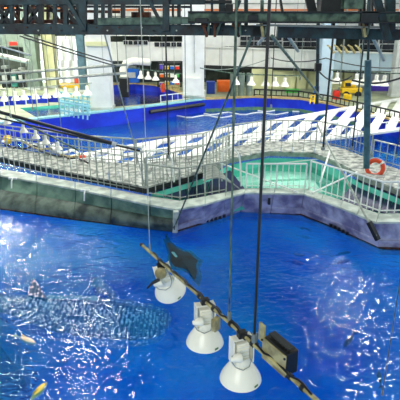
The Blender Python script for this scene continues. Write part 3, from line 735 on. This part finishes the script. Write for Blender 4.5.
# ------------------------------------------------------------------ high bay lamps
def bell(r=.225, h=.23):
    pr = [(.055, h), (.095, h*.97), (.118, h*.88), (.138, h*.76), (.158, h*.62), (.176, h*.49), (.194, h*.36), (.210, h*.23), (.222, h*.1), (.228, .0)]
    inner = [(r_-.008, z) for r_, z in reversed(pr)]
    inner[0] = (.218, .0)
    return [(a, b2) for a, b2 in pr]+inner
def make_lamp(loc, label, full=True, group=None):
    root = thing('high_bay_lamp', label, 'lamp', loc, group)
    L0 = Vector(loc)
    # from the bar down: clamp, bracket, ballast housing, neck, bell
    rfl = MB().lathe(bell(), 36, L0+V(0, 0, -.55), cap=False).build('reflector', M['enamel'], root)
    MB().lathe([(.03, 0), (.05, .02), (.055, .06), (.03, .12)], 14, L0+V(0, 0, -.48)).build('bulb', mat('lit_bulb', (255, 250, 225), .3, emit=1.5), rfl)
    if not full:
        MB().lathe([(.08, 0), (.08, .2), (.05, .23)], 10, L0+V(0, 0, -.33)).build('housing', M['enamel'], root)
        MB().tube([L0+V(0, 0, -.19), L0], .02, 6).build('stem', M['rail'], root)
        return root
    MB().lathe([(.1, 0), (.105, .012), (.1, .03), (.09, .045), (.085, .08)], 20, L0+V(0, 0, -.335)).build('neck', M['enamel'], root)
    hs = MB().box(L0+V(.0, .02, -.17), (.15, .14, .2)).build('housing', M['enamel'], root, .015)
    for k in range(4): MB().box(L0+V(.0, -.055, -.10-.045*k), (.12, .02, .014)).build('cooling_rib', M['enamel'], hs, .003)
    for s_ in (-1, 1): MB().box(L0+V(s_*.112, .0, -.17), (.012, .14, .3)).build('yoke_arm', M['enamel'], root, .003)
    MB().box(L0+V(0, 0, -.02), (.23, .1, .014)).build('yoke_plate', M['enamel'], root, .003)
    MB().box(L0+V(0, 0, .01), (.1, .08, .09)).build('clamp', M['black'], root, .01)
    MB().lathe([(.05, 0), (.055, .02), (.045, .05), (.03, .1), (.02, .12)], 16, L0+V(-.06, -.12, -.17), Matrix.Rotation(-PI/2, 3, 'Y')).build('side_socket', M['enamel'], root)
    cab = [L0+V(.05, -.07, -.0), L0+V(.075, -.1, -.1), L0+V(.07, -.12, -.22), L0+V(.03, -.14, -.30), L0+V(-.05, -.16, -.31), L0+V(-.13, -.15, -.26), L0+V(-.17, -.12, -.19), L0+V(-.16, -.12, -.13)]
    MB().tube(cab, .0055, 6).build('cable', M['steel'], root)
    MB().box(L0+V(.09, -.203, -.52), (.05, .006, .022), Matrix.Rotation(.45, 3, 'Z')).build('sticker', M['algae'], rfl)
    return root
ZB = 3.35
def onbar(x, y): return at(x, y, ZB)
A0 = onbar(142, 245); A1 = onbar(322, 405)
bd = (A1-A0).normalized()
def barpt(px):                          # the point of the bar seen at column px
    lo, hi = 0., 1.
    for _ in range(40):
        mi = (lo+hi)/2; p = lerp(A0, A1, mi)-V(0, 0, H); f = p.y*cp-p.z*sp; xx = 200+F*p.x/f
        if xx < px: lo = mi
        else: hi = mi
    return lerp(A0, A1, lo)
bar = thing('lamp_bar', 'pale steel bar slanting across the foreground carrying three big lamps', 'bar', lerp(A0, A1, .5))
MB().tube([A0, A1+bd*.5], .022, 12).build('bar_tube', M['bronze'], bar)
MB().tube([A0-bd*.02, A0+bd*.03], .027, 12).build('end_cap', M['rust'], bar)
pts = []
for i in range(60):
    t = .10+.86*i/59; pts.append(lerp(A0, A1, t)+V(.012*math.sin(i*.9), .02*math.cos(i*.9)-.01, .03+.008*math.sin(i*1.7)))
MB().tube(pts, .011, 6).build('power_cable', M['black'], bar)
MB().tube([p+V(.02, .015, -.012+.01*math.sin(i)) for i, p in enumerate(pts[10:45])], .008, 6).build('power_cable', M['dark'], bar)
for px in (160, 200, 214, 231, 245, 253, 290, 303):
    p = barpt(px); MB().tube([p-bd*.02, p+bd*.02], .034, 10).build('tape_wrap', M['black'], bar)
p = barpt(222); MB().box(p+V(-.07, -.05, -.07), (.1, .06, .15), Matrix.Rotation(.9, 3, 'Z')).build('junction_box', M['bronze'], bar, .006)
lampA = make_lamp(barpt(205)+V(0, 0, -.02), 'white bell lamp hanging straight down, middle one of the three on the foreground bar', True, 'lamps on the foreground bar')
lampA.rotation_euler = (0, 0, .25)
l2 = dup(lampA, barpt(242)+V(0, 0, -.02), .35, 'white bell lamp nearest the black box, lowest on the foreground bar')
l1 = dup(lampA, barpt(161)+V(0, 0, -.07), .1, 'tilted white bell lamp at the far upper end of the foreground bar')
l1.rotation_euler = (math.radians(20), math.radians(-16), .2)
# its yellowed swivel and black handle
p = barpt(161)
sw = MB().lathe([(.07, 0), (.08, .02), (.08, .05), (.05, .07)], 14, p+V(-.0, -.06, -.12), Matrix.Rotation(PI/2, 3, 'X')).build('swivel_joint', M['bronze'], bar)
MB().tube([p+V(-.02, -.08, -.22), p+V(-.12, -.1, -.27), p+V(-.19, -.1, -.35)], .028, 8, .012).build('aiming_handle', M['black'], bar)
# black control box
pb = barpt(273)+V(0, 0, .085)
ang = math.atan2(bd.y, bd.x)
Rb = Matrix.Rotation(ang, 3, 'Z')
cb = thing('ballast_box', 'black ballast box with a brass coloured front plate on the lamp bar', 'box', pb+V(0, 0, -.02))
def lb_(v): return pb+Rb@Vector(v)
MB().box(lb_((0, .09, -.03)), (.34, .15, .25), Rb).build('box_body', M['black'], cb, .01)
MB().box(lb_((0, .005, -.035)), (.35, .014, .24), Rb).build('front_plate', M['bronze'], cb, .004)
MB().box(lb_((-.2, .01, .12)), (.09, .02, .2), Rb).build('mount_tab', M['bronze'], cb, .003)
for dx in (-.17, .17): MB().lathe([(.012, 0), (.012, .01)], 8, lb_((dx, -.006, .06)), Rb@Matrix.Rotation(PI/2, 3, 'X')).build('screw', M['dark'], cb)
MB().box(lb_((0, .09, .125)), (.3, .08, .012), Rb).build('lid_ridge', M['dark'], cb, .004)

# hanging wires: (px, depth Y, py bottom, radius, material, label)
def wire(x, Y, yb, r, m, lab, bottom=None, top=-40):
    p = atY(x, yb, Y) if bottom is None else bottom
    root = thing('hanging_wire', lab, 'wire', p)
    MB().tube([p, V(p.x, p.y, 9.6)], r, 6).build('strand', m, root)
    MB().lathe([(r*1.9, 0), (r*2.3, .03), (r*1.9, .1)], 8, p).build('end_fitting', M['steel'], root)
wire(0, 0, 0, .014, M['black'], 'thick black wire carrying the bar next to the ballast box', barpt(254)+V(0, 0, .03))
wire(0, 0, 0, .010, M['olive'], 'pale green wire carrying the bar between the second and third lamps', barpt(229)+V(0, 0, .03))
wire(0, 0, 0, .006, M['rail'], 'thin pale wire carrying the far upper end of the bar', barpt(150)+V(0, 0, .03))
wire(386, 9, 410, .008, M['olive'], 'thin green rope hanging into the water near the right edge', at(382, 395, 0))
wires = [(11, 12, 118, .012, 'rail'), (33, 14, 110, .014, 'steel'), (60, 13, 78, .01, 'dark'), (118, 16, 64, .01, 'dark'), (168.5, 14, 158, .022, 'dark'),
         (232.5, 15, 130, .016, 'olive'), (271, 14, 108, .014, 'dark'), (323, 15, 150, .03, 'dark'), (339, 17, 90, .012, 'steel'), (352, 13, 150, .02, 'teal'),
         (396, 12, 158, .012, 'dark'), (300, 18, 80, .01, 'rail'), (186, 18, 140, .012, 'olive'), (205, 18, 78, .01, 'steel'), (49, 18, 106, .012, 'dark'), (128, 17, 92, .012, 'rail')]
wires.sort()
for k, (x, Y, yb, r_, m_n) in enumerate(wires):
    nm = {'rail': 'pale', 'steel': 'grey', 'dark': 'dark', 'olive': 'green', 'teal': 'teal'}[m_n]
    where = ['at far left', 'over the lamp row on the left', 'above the shallow teal pool', 'before the cream pillar', 'just right of the broad white pillar', 'over the blue filter tank', 'in front of the storage shelf', 'in front of the left broad pillar edge', 'left of the orange crate', 'over the grey cylinders', 'left of the cream partition', 'over the cream partition', 'before the narrow white pillar', 'over the red tub', 'beside the yellow machine', 'at the right edge'][k]
    wire(x, Y, yb, r_, M[m_n], '%s wire hanging from above %s' % (nm, where))
# the long pole at the right
root = thing('hanging_pole', 'teal steel pole hanging down to the lifebuoy railing on the right', 'pole', atY(367, 165, 15))
MB().tube([atY(366.5, 168, 15.4), atY(368, 60, 15.4)], .105, 10).build('lower_tube', mat('slate_teal_paint', (70, 110, 120), .45, .2, .4, 5), root)
MB().tube([atY(368, 62, 15.4), atY(370, -40, 15.4)], .04, 8).build('upper_tube', M['teal'], root)
root = thing('hanging_pole', 'dark teal pole with a black winch box in front of the narrow white pillar', 'pole', atY(318, 96, 18))
MB().tube([atY(317, 104, 18), atY(319, -30, 18)], .06, 8).build('tube', M['teal'], root)
MB().box(atY(318, 67, 18), (.22, .2, .26)).build('winch_box', M['black'], root, .02)

# ------------------------------------------------------------------ lamp rows at the back
def lamprow(pts, Yf, bar_label, group, where, scale, m='rail', rbar=.04, sag=0, drop=0, two=False):
    P = [atY(x, y, Y) for x, y, Y in pts]
    root = thing('lamp_rail', bar_label, 'rail', P[0])
    if sag:
        q = []
        for a, c in zip(P[:-1], P[1:]):
            for i in range(8):
                t = i/8; q.append(lerp(a, c, t)+V(0, 0, -sag*4*t*(1-t)))
        q.append(P[-1]); MB().tube(q, rbar, 6).build('cable_line', M[m], root)
    else:
        MB().tube(P, rbar, 8).build('rail_tube', M[m], root)
        for t in ((.1, .5, .9) if len(P) > 2 else (.15, .38, .62, .85)):
            q = lerp(P[0], P[-1], t) if len(P) == 2 else (lerp(P[0], P[1], .6) if t == .1 else P[1] if t == .5 else lerp(P[1], P[2], .9))
            MB().tube([q, V(q.x, q.y, 9.6)], .012, 5).build('hanger_wire', M['steel'], root)
        if two: MB().tube([p+V(0, .5, .38) for p in P], rbar, 8).build('rail_tube', M[m], root)
    return P
small = {}
def lamps(P, xs, group, where, scale, y_off=0):
    # lamps hung on the rail at the given columns
    for k, x in enumerate(xs):
        # find the rail point at column x
        best = None
        for a, c in zip(P[:-1], P[1:]):
            for i in range(41):
                p = lerp(a, c, i/40); d = p-V(0, 0, H); f = d.y*cp-d.z*sp; xx = 200+F*d.x/f
                if best is None or abs(xx-x) < best[0]: best = (abs(xx-x), p)
        p = best[1]+V(0, 0, -y_off); lab = 'white bell lamp %s, %s' % (where, ORD[k])
        if 'p' not in small: small['p'] = make_lamp(p, lab, False, group); small['p'].scale = (scale,)*3
        else: dup(small['p'], p, None, lab, scale, group)
P = lamprow([(-30, 85, 25), (126, 73, 27)], 0, 'double grey pipe rail across the left in front of the windows', '', '', 1, 'steel', .07, two=True)
P2 = lamprow([(-20, 91, 24), (92, 83, 25)], 0, 'thin rail carrying the row of lamps above the shallow teal pool', '', '', 1, 'rail', .02)
lamps(P2, (3, 14, 24, 34.5, 45, 55.5, 65, 77, 87), 'lamps above the shallow pool', 'in the row above the shallow teal pool', 1.0)
P3 = lamprow([(-20, 101, 17), (78, 150, 15.5)], 0, 'slanting rail with lamps hanging over the left walkway', '', '', 1, 'olive', .03)
lamps(P3, (6, 22, 34, 46, 58), 'lamps over the left walkway', 'on the slanting rail over the left walkway', .6)
P4 = lamprow([(200, 68, 26), (236, 74, 26), (300, 76, 25)], 0, 'rail with lamps in front of the orange crate and cream partition', '', '', 1, 'olive', .03)
lamps(P4, (236, 252, 265, 275.5, 285), 'lamps before the cream partition', 'in the row before the cream partition', .95)
P5 = lamprow([(330, 70, 24), (410, 74, 23)], 0, 'rail with lamps over the yellow machine at right', '', '', 1, 'olive', .03)
lamps(P5, (338.5, 358, 365, 377, 386), 'lamps over the yellow machine', 'in the row over the yellow machine', 1.05)
P6 = lamprow([(132, 68, 30), (182, 74, 29)], 0, 'short rail with lamps near the elbow duct', '', '', 1, 'olive', .03)
lamps(P6, (141, 148, 155, 176), 'lamps near the elbow duct', 'on the short rail near the elbow duct', .95)
# draping cables
def drape(a, b2, sag, r, m, lab):
    pts = [lerp(a, b2, i/20)+V(0, 0, -sag*4*(i/20)*(1-i/20)) for i in range(21)]
    tag(MB().tube(pts, r, 6).build('cable', M[m]), lab, 'cable')
drape(atY(271, 58, 22), atY(326, 58, 20), .15, .02, 'dark', 'thin dark cable draped across the white parapet')
drape(atY(326, 58, 20), atY(420, 66, 20), .2, .02, 'dark', 'thin dark cable draped toward the right edge over the parapet')
drape(atY(318, 70, 20), atY(352, 76, 18), .3, .03, 'black', 'black cable sagging beside the narrow white pillar')
drape(atY(352, 80, 18), atY(410, 74, 18), .2, .035, 'dark', 'thick dark cable rising to the right edge of the hall')
drape(atY(20, 33, 12), atY(116, 63, 16), 0.02, .018, 'black', 'upper of two black cables slanting past the left windows')
drape(atY(20, 36, 12), atY(116, 66, 16), 0.02, .018, 'black', 'lower of two black cables slanting past the left windows')
drape(atY(0, 46, 12), atY(30, 55, 13), 0, .02, 'railw', 'pale cable slanting over the canopy at far left')
drape(atY(200, 68, 26), atY(270, 58, 24), .25, .02, 'rail', 'pale cable draped left of the thick black wire')

# ------------------------------------------------------------------ the gantry overhead
YG = 9.2
g = thing('overhead_gantry', 'dark teal steel truss gantry spanning the whole top of the view', 'gantry', atY(200, 33, YG))
def gp(x, y, Y=YG): return atY(x, y, Y)
def gbeam(x0, y0, x1, y1, wpx, name, m, Y=YG, dp=.16, Y2=None):
    k = (YG/F)/cp*.93
    return MB().beam(gp(x0, y0, Y), gp(x1, y1, Y2 or Y), dp, wpx*k*Y/YG, V(0, 0, 1) if abs(x1-x0) > abs(y1-y0) else V(1, 0, 0)).build(name, m, g, .006)
def gvert(x, y0, y1, wpx, m, Y=YG, name='upright', dx=0):
    k = (Y/F)*.97
    a, b2 = gp(x, y0, Y), gp(x+dx, y1, Y)
    return MB().beam(a, b2, wpx*k, .1, V(0, 1, 0)).build(name, m, g, .004)
gbeam(-40, 28.5, 262, 30.5, 9.5, 'lower_chord', M['teal'])
gbeam(277, 32, 440, 35.5, 10, 'lower_chord', M['teal'])
gbeam(252, 31.5, 268, 31.8, 9, 'lower_chord', M['teal'])
gbeam(-40, 0.5, 205, 0, 8, 'upper_chord', M['teal'])
gbeam(-40, 23, 118, 22, 5, 'crane_rail', M['rust'], YG+.5, .2)
gbeam(-40, 9, 120, 12, 2.5, 'walk_rail', M['rust'], YG+1.2, .1)
gbeam(-40, 6, 190, 7, 2, 'walk_rail', M['dark'], YG+1.6, .1)
gbeam(98, 21.5, 195, 20.5, 6.5, 'crane_rail', M['olive'], YG-.1, .12)
gbeam(188, 16.5, 300, 17.5, 9.5, 'runway_beam', M['olive'], YG-.45, .14)
gbeam(300, 17.5, 440, 18, 9.5, 'runway_beam', M['olive'], YG-.45, .14)
gbeam(188, 12, 440, 12.6, 1.6, 'beam_flange', M['dark'], YG-.45, .3)
gbeam(188, 22, 440, 22.6, 1.6, 'beam_flange', M['dark'], YG-.45, .3)
gbeam(256, 25, 440, 28.5, 1.8, 'cable_tray', M['steel'], YG-.25, .1)
tv = [(12, 3), (26, 3.5), (41, 4.5), (55, 3), (66, 4), (78, 3)]
for x, w_ in tv: gvert(x, 3, 27, w_, M['teal'] if x != 41 else M['dark'])
for (x0, x1) in ((-6, 12), (26, 41), (41, 26), (60, 78), (12, 0)): gvert(x0, 3, 26, 3, M['dark'], YG+.05, 'diagonal_brace', x1-x0)
for (x0, x1) in ((8, 22), (34, 20), (48, 62)): gvert(x0, 4, 25, 2, M['rust'], YG+1.3, 'diagonal_brace', x1-x0)
for x, w_ in ((2, 2), (18, 2.5), (33, 2), (48, 2), (62, 2.5), (72, 2)): gvert(x, 4, 26, w_, M['rust'], YG+1.4)
gvert(83, 0, 31, 7, M['teal'], YG-.1); gvert(67, 0, 30, 4, M['teal'], YG-.12, 'diagonal_brace', 18)
for x, w_ in ((96, 3.5), (103, 3), (110, 3.5), (123, 4)): gvert(x, 0, 24, w_, M['teal'])
gvert(166, -20, 31, 6.5, M['teal'], YG-.12); gvert(148, -2, 27, 3.2, M['teal'], YG-.1, 'diagonal_brace', 15)
for x, w_ in ((173, 2), (179, 3.5), (191, 2), (212, 2.2), (222, 6), (246, 3.6)): gvert(x, -20, 26, w_, M['teal'], YG+.1)
gvert(240, 0, 20, 3, M['teal'], YG+.2, 'diagonal_brace', -8)
gvert(262, 0, 12, 3, M['olive']); gvert(269, 0, 12, 1.6, M['dark'])
gvert(305, -20, 14, 8, M['dark'], YG+.2, 'diagonal_brace', 8)
gvert(277, -20, 16, 2, M['dark'], YG, 'diagonal_brace', 6)
gvert(376, -4, 40, 7, M['teal'], YG-.5, 'diagonal_brace', 12); gvert(390, -20, 32, 9, M['teal'], YG-.3)
for x, w_ in ((360, 2), (333, 2.5), (364, 2), (372, 1.5)): gvert(x, -20, 26, w_, M['dark'], YG+.1)
wq = lambda nm, x0, y0, x1, y1, Y, m, th: wallq(nm, x0, y0, x1, y1, Y, m, th, g, .01)
wq('motor_housing', 345, -4, 363, 9, YG-.5, M['olive'], .3); wq('motor_housing', 322, -6, 344, 13, YG-.3, M['dark'], .3)
wq('control_box', 195, 18, 208, 23.5, YG-.6, M['dark'], .25); wq('control_box', 182, 18.5, 190, 24, YG-.3, M['olive'], .2)
wq('motor_housing', 131, 12, 150, 18, YG+.2, M['rust'], .3); wq('gearbox', 138, 8, 143, 13, YG+.2, M['dark'], .25)
wq('gearbox', 226, 4, 233, 14, YG-.2, M['dark'], .25); wq('motor_housing', 362, 11, 378, 23, YG-.6, M['dark'], .25)
wq('splice_plate', 248, 15, 258, 21, YG-.62, M['dark'], .04); wq('control_box', 204, 0, 232, 3.5, YG, M['dark'], .3)
# hanging clamps under the beam
for k, (x, dx) in enumerate(((205, 2), (217, -2), (236, 3), (264, -1), (365, 0))):
    gvert(x-3, 22, 37, 2.6, M['bronze'] if k > 2 else M['rust'], YG-.25, 'hanger_clamp', 3+dx); gvert(x+4, 22, 35, 2.2, M['olive'], YG-.25, 'hanger_clamp', -3+dx)
    wq('clamp_plate', x-4, 23, x+5, 27, YG-.3, M['rust'], .06)
# struts that end in white shoes below the beam
for (x0, y0, x1, y1) in ((288, 36, 298, 51), (372, 36, 384, 60), (265, 36, 258, 44)):
    MB().tube([gp(x0, y0, YG), gp(x1, y1, YG+1)], .03, 8).build('pale_strut', M['rail'], g)
# catenary chain links on top of the beam
mb = MB()
for k in range(44):
    x = 278+k*3.4; p = gp(x, 25.6+k*.055, YG-.12); mb.box(p, (.045, .05, .035))
o = mb.build('cable_chain', M['steel'], g); o['kind'] = 'stuff'
# bolts along the lower chord
for k in range(22):
    x = 4+k*11.5; MB().lathe([(.014, 0), (.014, .02)], 6, gp(x, 27.5+(k % 2)*3, YG-.1), Matrix.Rotation(PI/2, 3, 'X')).build('bolt', M['rail'] if k % 3 == 0 else M['rust'], g)

# roof trusses and strip lights above the hall (outside the frame, seen in the water)
def refl(x, y, z):
    p = at(x, y, 0); d = p-V(0, 0, H); return V(p.x+d.x*z/H, p.y+d.y*z/H, z)
for k in range(9):
    y = 3+k*5.2
    o = MB().beam(V(-18, y, 10.8), V(18, y, 10.8), .5, .5).build('trim_%d' % (10+k), M['dark']); struct(o)
for k in range(4):
    x = -15+k*10
    o = MB().box(V(x, 22, 11.6), (5.5, 52, .1)).build('ceiling_%d' % k, M['interior']); struct(o)
def lampglow(a, b2, wd, e, lab):
    m = mat('strip_light_tube_%d' % e, (255, 252, 240), .3, emit=e)
    root = thing('strip_light', lab, 'light', (a+b2)/2+V(0, 0, .1))
    MB().beam(a, b2, wd, .06).build('tube', m, root)
    MB().beam(a+V(0, 0, .09), b2+V(0, 0, .09), wd*1.2, .08).build('reflector', M['white'], root)
lampglow(refl(68, 325, 9.4), refl(100, 402, 9.4), .4, 75, 'long strip light high above the left of the main tank')
lampglow(refl(2, 208, 9.4), refl(16, 240, 9.4), .9, 80, 'strip light high above the far left of the hall')
lampglow(refl(345, 292, 9.4), refl(356, 316, 9.4), .7, 120, 'short strip light high above the right of the main tank')
lampglow(refl(5, 288, 9.4), refl(135, 242, 9.4), .12, 70, 'thin strip light crossing high above the main tank')  # unseen strip added so the water shows the streak of a white beam

# ------------------------------------------------------------------ animals
def spot_mat():
    m = bpy.data.materials.new('whale_shark_skin'); m.use_nodes = True; nt = m.node_tree; b = nt.nodes['Principled BSDF']
    tc = nt.nodes.new('ShaderNodeTexCoord')
    v = nt.nodes.new('ShaderNodeTexVoronoi'); v.inputs['Scale'].default_value = 11; v.inputs['Randomness'].default_value = .55
    nt.links.new(tc.outputs['Object'], v.inputs['Vector'])
    r = nt.nodes.new('ShaderNodeValToRGB'); nt.links.new(v.outputs['Distance'], r.inputs[0])
    r.color_ramp.elements[0].position = .26; r.color_ramp.elements[0].color = (.95, 1, 1, 1)
    r.color_ramp.elements[1].position = .36; r.color_ramp.elements[1].color = (0, 0, 0, 1)
    wv = nt.nodes.new('ShaderNodeTexWave'); wv.bands_direction = 'X'; wv.inputs['Scale'].default_value = 2.9; wv.inputs['Distortion'].default_value = 1.2
    nt.links.new(tc.outputs['Object'], wv.inputs['Vector'])
    r2 = nt.nodes.new('ShaderNodeValToRGB'); nt.links.new(wv.outputs[0], r2.inputs[0])
    r2.color_ramp.elements[0].position = .78; r2.color_ramp.elements[0].color = (*lin((96, 122, 156)), 1)
    r2.color_ramp.elements[1].position = .9; r2.color_ramp.elements[1].color = (*lin((124, 152, 182)), 1)
    mx = nt.nodes.new('ShaderNodeMixRGB'); nt.links.new(r.outputs[0], mx.inputs[0]); nt.links.new(r2.outputs[0], mx.inputs[1]); mx.inputs[2].default_value = (.95, 1, 1, 1)
    nt.links.new(mx.outputs[0], b.inputs['Base Color']); b.inputs['Roughness'].default_value = .5
    return m
MS = spot_mat()
zs = -.06
sec = [(-62, 291, 3, .6), (-30, 294.5, 4.5, .7), (0, 298, 6.5, .8), (25, 301, 10, .85), (50, 304.5, 15, .85), (75, 308, 18, .8), (100, 311.5, 19.5, .75), (122, 314.5, 20, .68), (142, 317.5, 19, .6), (156, 320, 16.5, .52), (166, 321.5, 12, .45), (171, 322, 4, .35)]
def body_mesh(sec, z, n=20):
    cs = [at(x, y, z) for x, y, _, _ in sec]; vs = []; fs = []
    for i, (x, y, r_, fl) in enumerate(sec):
        d = (cs[min(i+1, len(cs)-1)]-cs[max(0, i-1)]).normalized(); sd = V(-d.y, d.x, 0).normalized()
        # half width in metres from the pixel half width
        rr = (at(x, y+r_, z)-at(x, y-r_, z)).length/2*.95
        hgt = min(rr, .42)*fl
        for k in range(n):
            a = 2*PI*k/n
            vs.append(cs[i]+sd*rr*math.cos(a)+V(0, 0, hgt*math.sin(a)-hgt))
    m2 = len(sec)
    for i in range(m2-1):
        for k in range(n): fs.append((i*n+k, i*n+(k+1) % n, (i+1)*n+(k+1) % n, (i+1)*n+k))
    fs.append(tuple(range(n-1, -1, -1))); fs.append(tuple(range((m2-1)*n, m2*n)))
    mb = MB().add(vs, fs); mb.smooth = True; return mb
shark = thing('whale_shark', 'large spotted whale shark swimming just under the surface on the left', 'shark', at(90, 310, zs-.3))
o = body_mesh(sec, zs).build('body', MS, shark); sb = o.modifiers.new('s', 'SUBSURF'); sb.levels = 1; sb.render_levels = 1
def fin(pts, th, name, m, parent):      # pts: 3-D outline, thickness upright or level by normal
    c = sum(pts, V(0, 0, 0))/len(pts); nrm = (pts[1]-pts[0]).cross(pts[2]-pts[0]).normalized(); n = len(pts)
    vs = list(pts)+[lerp(p, c, .25)+nrm*th for p in pts]+[lerp(p, c, .25)-nrm*th for p in pts]
    fs = [tuple(range(n, 2*n)), tuple(range(3*n-1, 2*n-1, -1))]+[(i, (i+1) % n, n+(i+1) % n, n+i) for i in range(n)]+[(i, (i+1) % n, 2*n+(i+1) % n, 2*n+i) for i in range(n)]
    mb = MB().add(vs, fs); mb.smooth = True; return mb.build(name, m, parent)
fin([at(128, 322, zs-.3), at(104, 316, zs-.3), at(84, 322, zs-.4), at(58, 325, zs-.45), at(48, 330, zs-.45), at(66, 332.5, zs-.45), at(100, 331, zs-.35), at(122, 330, zs-.3)], .03, 'pectoral_fin', MS, shark)
fin([at(118, 305, zs-.3), at(98, 300, zs-.3), at(92, 289, zs-.45), at(98, 286, zs-.45), at(112, 294, zs-.35)], .03, 'pectoral_fin', MS, shark)
pd0, pd1 = at(26, 299, zs), at(50, 303, zs)
fin([pd0+V(0, 0, -.03), pd1+V(0, 0, -.03), lerp(pd0, pd1, .55)+V(0, .25, .2), lerp(pd0, pd1, .15)+V(0, .5, .30), lerp(pd0, pd1, .05)+V(0, .45, .26)], .03, 'dorsal_fin', MS, shark)
pt = at(-62, 291, zs)
fin([pt, pt+V(-.35, .1, .5), pt+V(-.6, .12, .52), pt+V(-.3, .05, .0), pt+V(-.5, .02, -.4), pt+V(-.3, 0, -.38)], .02, 'tail_fin', MS, shark)
e = at(160, 328, zs-.1); MB().lathe([(.0, -.02), (.025, 0), (.0, .02)], 10, e, cap=False).build('eye', M['black'], shark)

# manta ray
mm = mat('manta_skin', (4, 40, 52), .95, 0, 0, 3, rgb2=(2, 14, 22))
mp_ = [(163, 239), (169, 240), (176, 246), (184, 250), (191, 251), (197, 257), (203, 261), (200, 268), (202, 277), (199, 288), (195, 279), (189, 274), (181, 271), (172, 269), (167, 262), (168, 255), (166, 248)]
P = [at(x, y, -.03) for x, y in mp_]; c = at(181, 261, -.03); n = len(P)
vs = [c+V(0, 0, .10), c+V(0, 0, -.14)]
for s_, zz in ((.45, .08), (.75, .035), (1.0, 0)): vs += [lerp(c, p, s_)+V(0, 0, zz) for p in P]
vs += [lerp(c, p, .7)+V(0, 0, -.06) for p in P]
fs = [(0, 2+k, 2+(k+1) % n) for k in range(n)]
for r_ in (0, 1, 2): fs += [(2+r_*n+k, 2+r_*n+(k+1) % n, 2+(r_+1)*n+(k+1) % n, 2+(r_+1)*n+k) for k in range(n)]
fs += [(1, 2+3*n+(k+1) % n, 2+3*n+k) for k in range(n)]
manta = thing('manta_ray', 'dark teal manta ray at the surface behind the uppermost lamp', 'manta ray', c+V(0, 0, -.1))
mb = MB().add(vs, fs); mb.smooth = True; mb.build('body', mm, manta)
fin([at(166, 241, -.1), at(164.5, 236, -.1), at(167, 235, -.1), at(170, 240, -.1), at(170, 245, -.1)], .015, 'head_fin', mm, manta)
fin([at(171, 252, .04), at(176, 251, .04), at(182, 257, .05), at(176, 258, .05)], .01, 'shoulder_patch', mat('pale_manta_patch', (80, 150, 160), .5), manta)
MB().tube([at(188, 270, -.15), at(191, 279, -.2), at(194, 287, -.3)], .03, 6, .006).build('tail', mm, manta)

def fish(x0, y0, x1, y1, wpx, z, m, m2, lab, name='fish'):   # head at (x1, y1)
    a, b2 = at(x0, y0, z), at(x1, y1, z); d = (b2-a); L = d.length; d.normalize(); sd = V(-d.y, d.x, 0); s_ = (a-V(0, 0, H)).length/F
    root = thing(name, lab, 'fish', a)
    prof = [(0, .12), (.1, .16), (.25, .5), (.45, .9), (.62, 1), (.8, .8), (.93, .45), (1, .1)]; vs = []; n = 10
    for t, r_ in prof:
        for k in range(n):
            q = 2*PI*k/n; vs.append(a+d*L*(.18+.82*t)+sd*wpx*s_/2*r_*math.cos(q)+V(0, 0, wpx*s_/2*1.2*r_*math.sin(q)))
    fs = [(i*n+k, i*n+(k+1) % n, (i+1)*n+(k+1) % n, (i+1)*n+k) for i in range(len(prof)-1) for k in range(n)]+[tuple(range(n)), tuple(range(len(prof)*n-1, (len(prof)-1)*n-1, -1))]
    mb = MB().add(vs, fs); mb.smooth = True; mb.build('body', m, root)
    h = wpx*s_*.6
    fin([a+d*L*.22, a+sd*h-d*L*.02, a+sd*h*.3+d*L*.06, a-sd*h*.3+d*L*.06, a-sd*h-d*L*.02], .01, 'tail_fin', m2, root)
    c = a+d*L*.5
    fin([c-d*L*.12+V(0, 0, wpx*s_*.5), c+d*L*.15+V(0, 0, wpx*s_*.55), c-d*L*.1+V(0, 0, wpx*s_*.85)], .008, 'dorsal_fin', m2, root)
fy = mat('yellow_fish_skin', (246, 250, 226), .4, 0, 0, 6, rgb2=(240, 236, 130)); fd = mat('dark_fish_skin', (8, 34, 90), .5)
fish(13, 335, 36, 344, 5.5, -.03, fy, mat('pale_fin', (236, 240, 170), .5), 'pale yellow fish below the whale shark')
fish(24, 408, 47, 383, 7, -.05, mat('lemon_fish_skin', (236, 226, 90), .5), mat('olive_fin', (130, 140, 40), .5), 'slender yellow fish at the bottom left edge')
fish(356, 332, 344, 348, 6, -.1, fd, fd, 'dark fish right of centre below the glints')
fish(381, 390, 378, 372, 5, -.1, fd, fd, 'dark fish near the lower right edge')
fish(286, 261, 304, 264, 4, -.5, fd, fd, 'faint dark fish in the upper middle water')
fish(330, 265, 350, 260, 4, -.5, fd, fd, 'faint dark fish beneath the right ledge')
fish(296, 235, 310, 238, 3, -.5, fd, fd, 'small faint dark fish near the middle ledge')
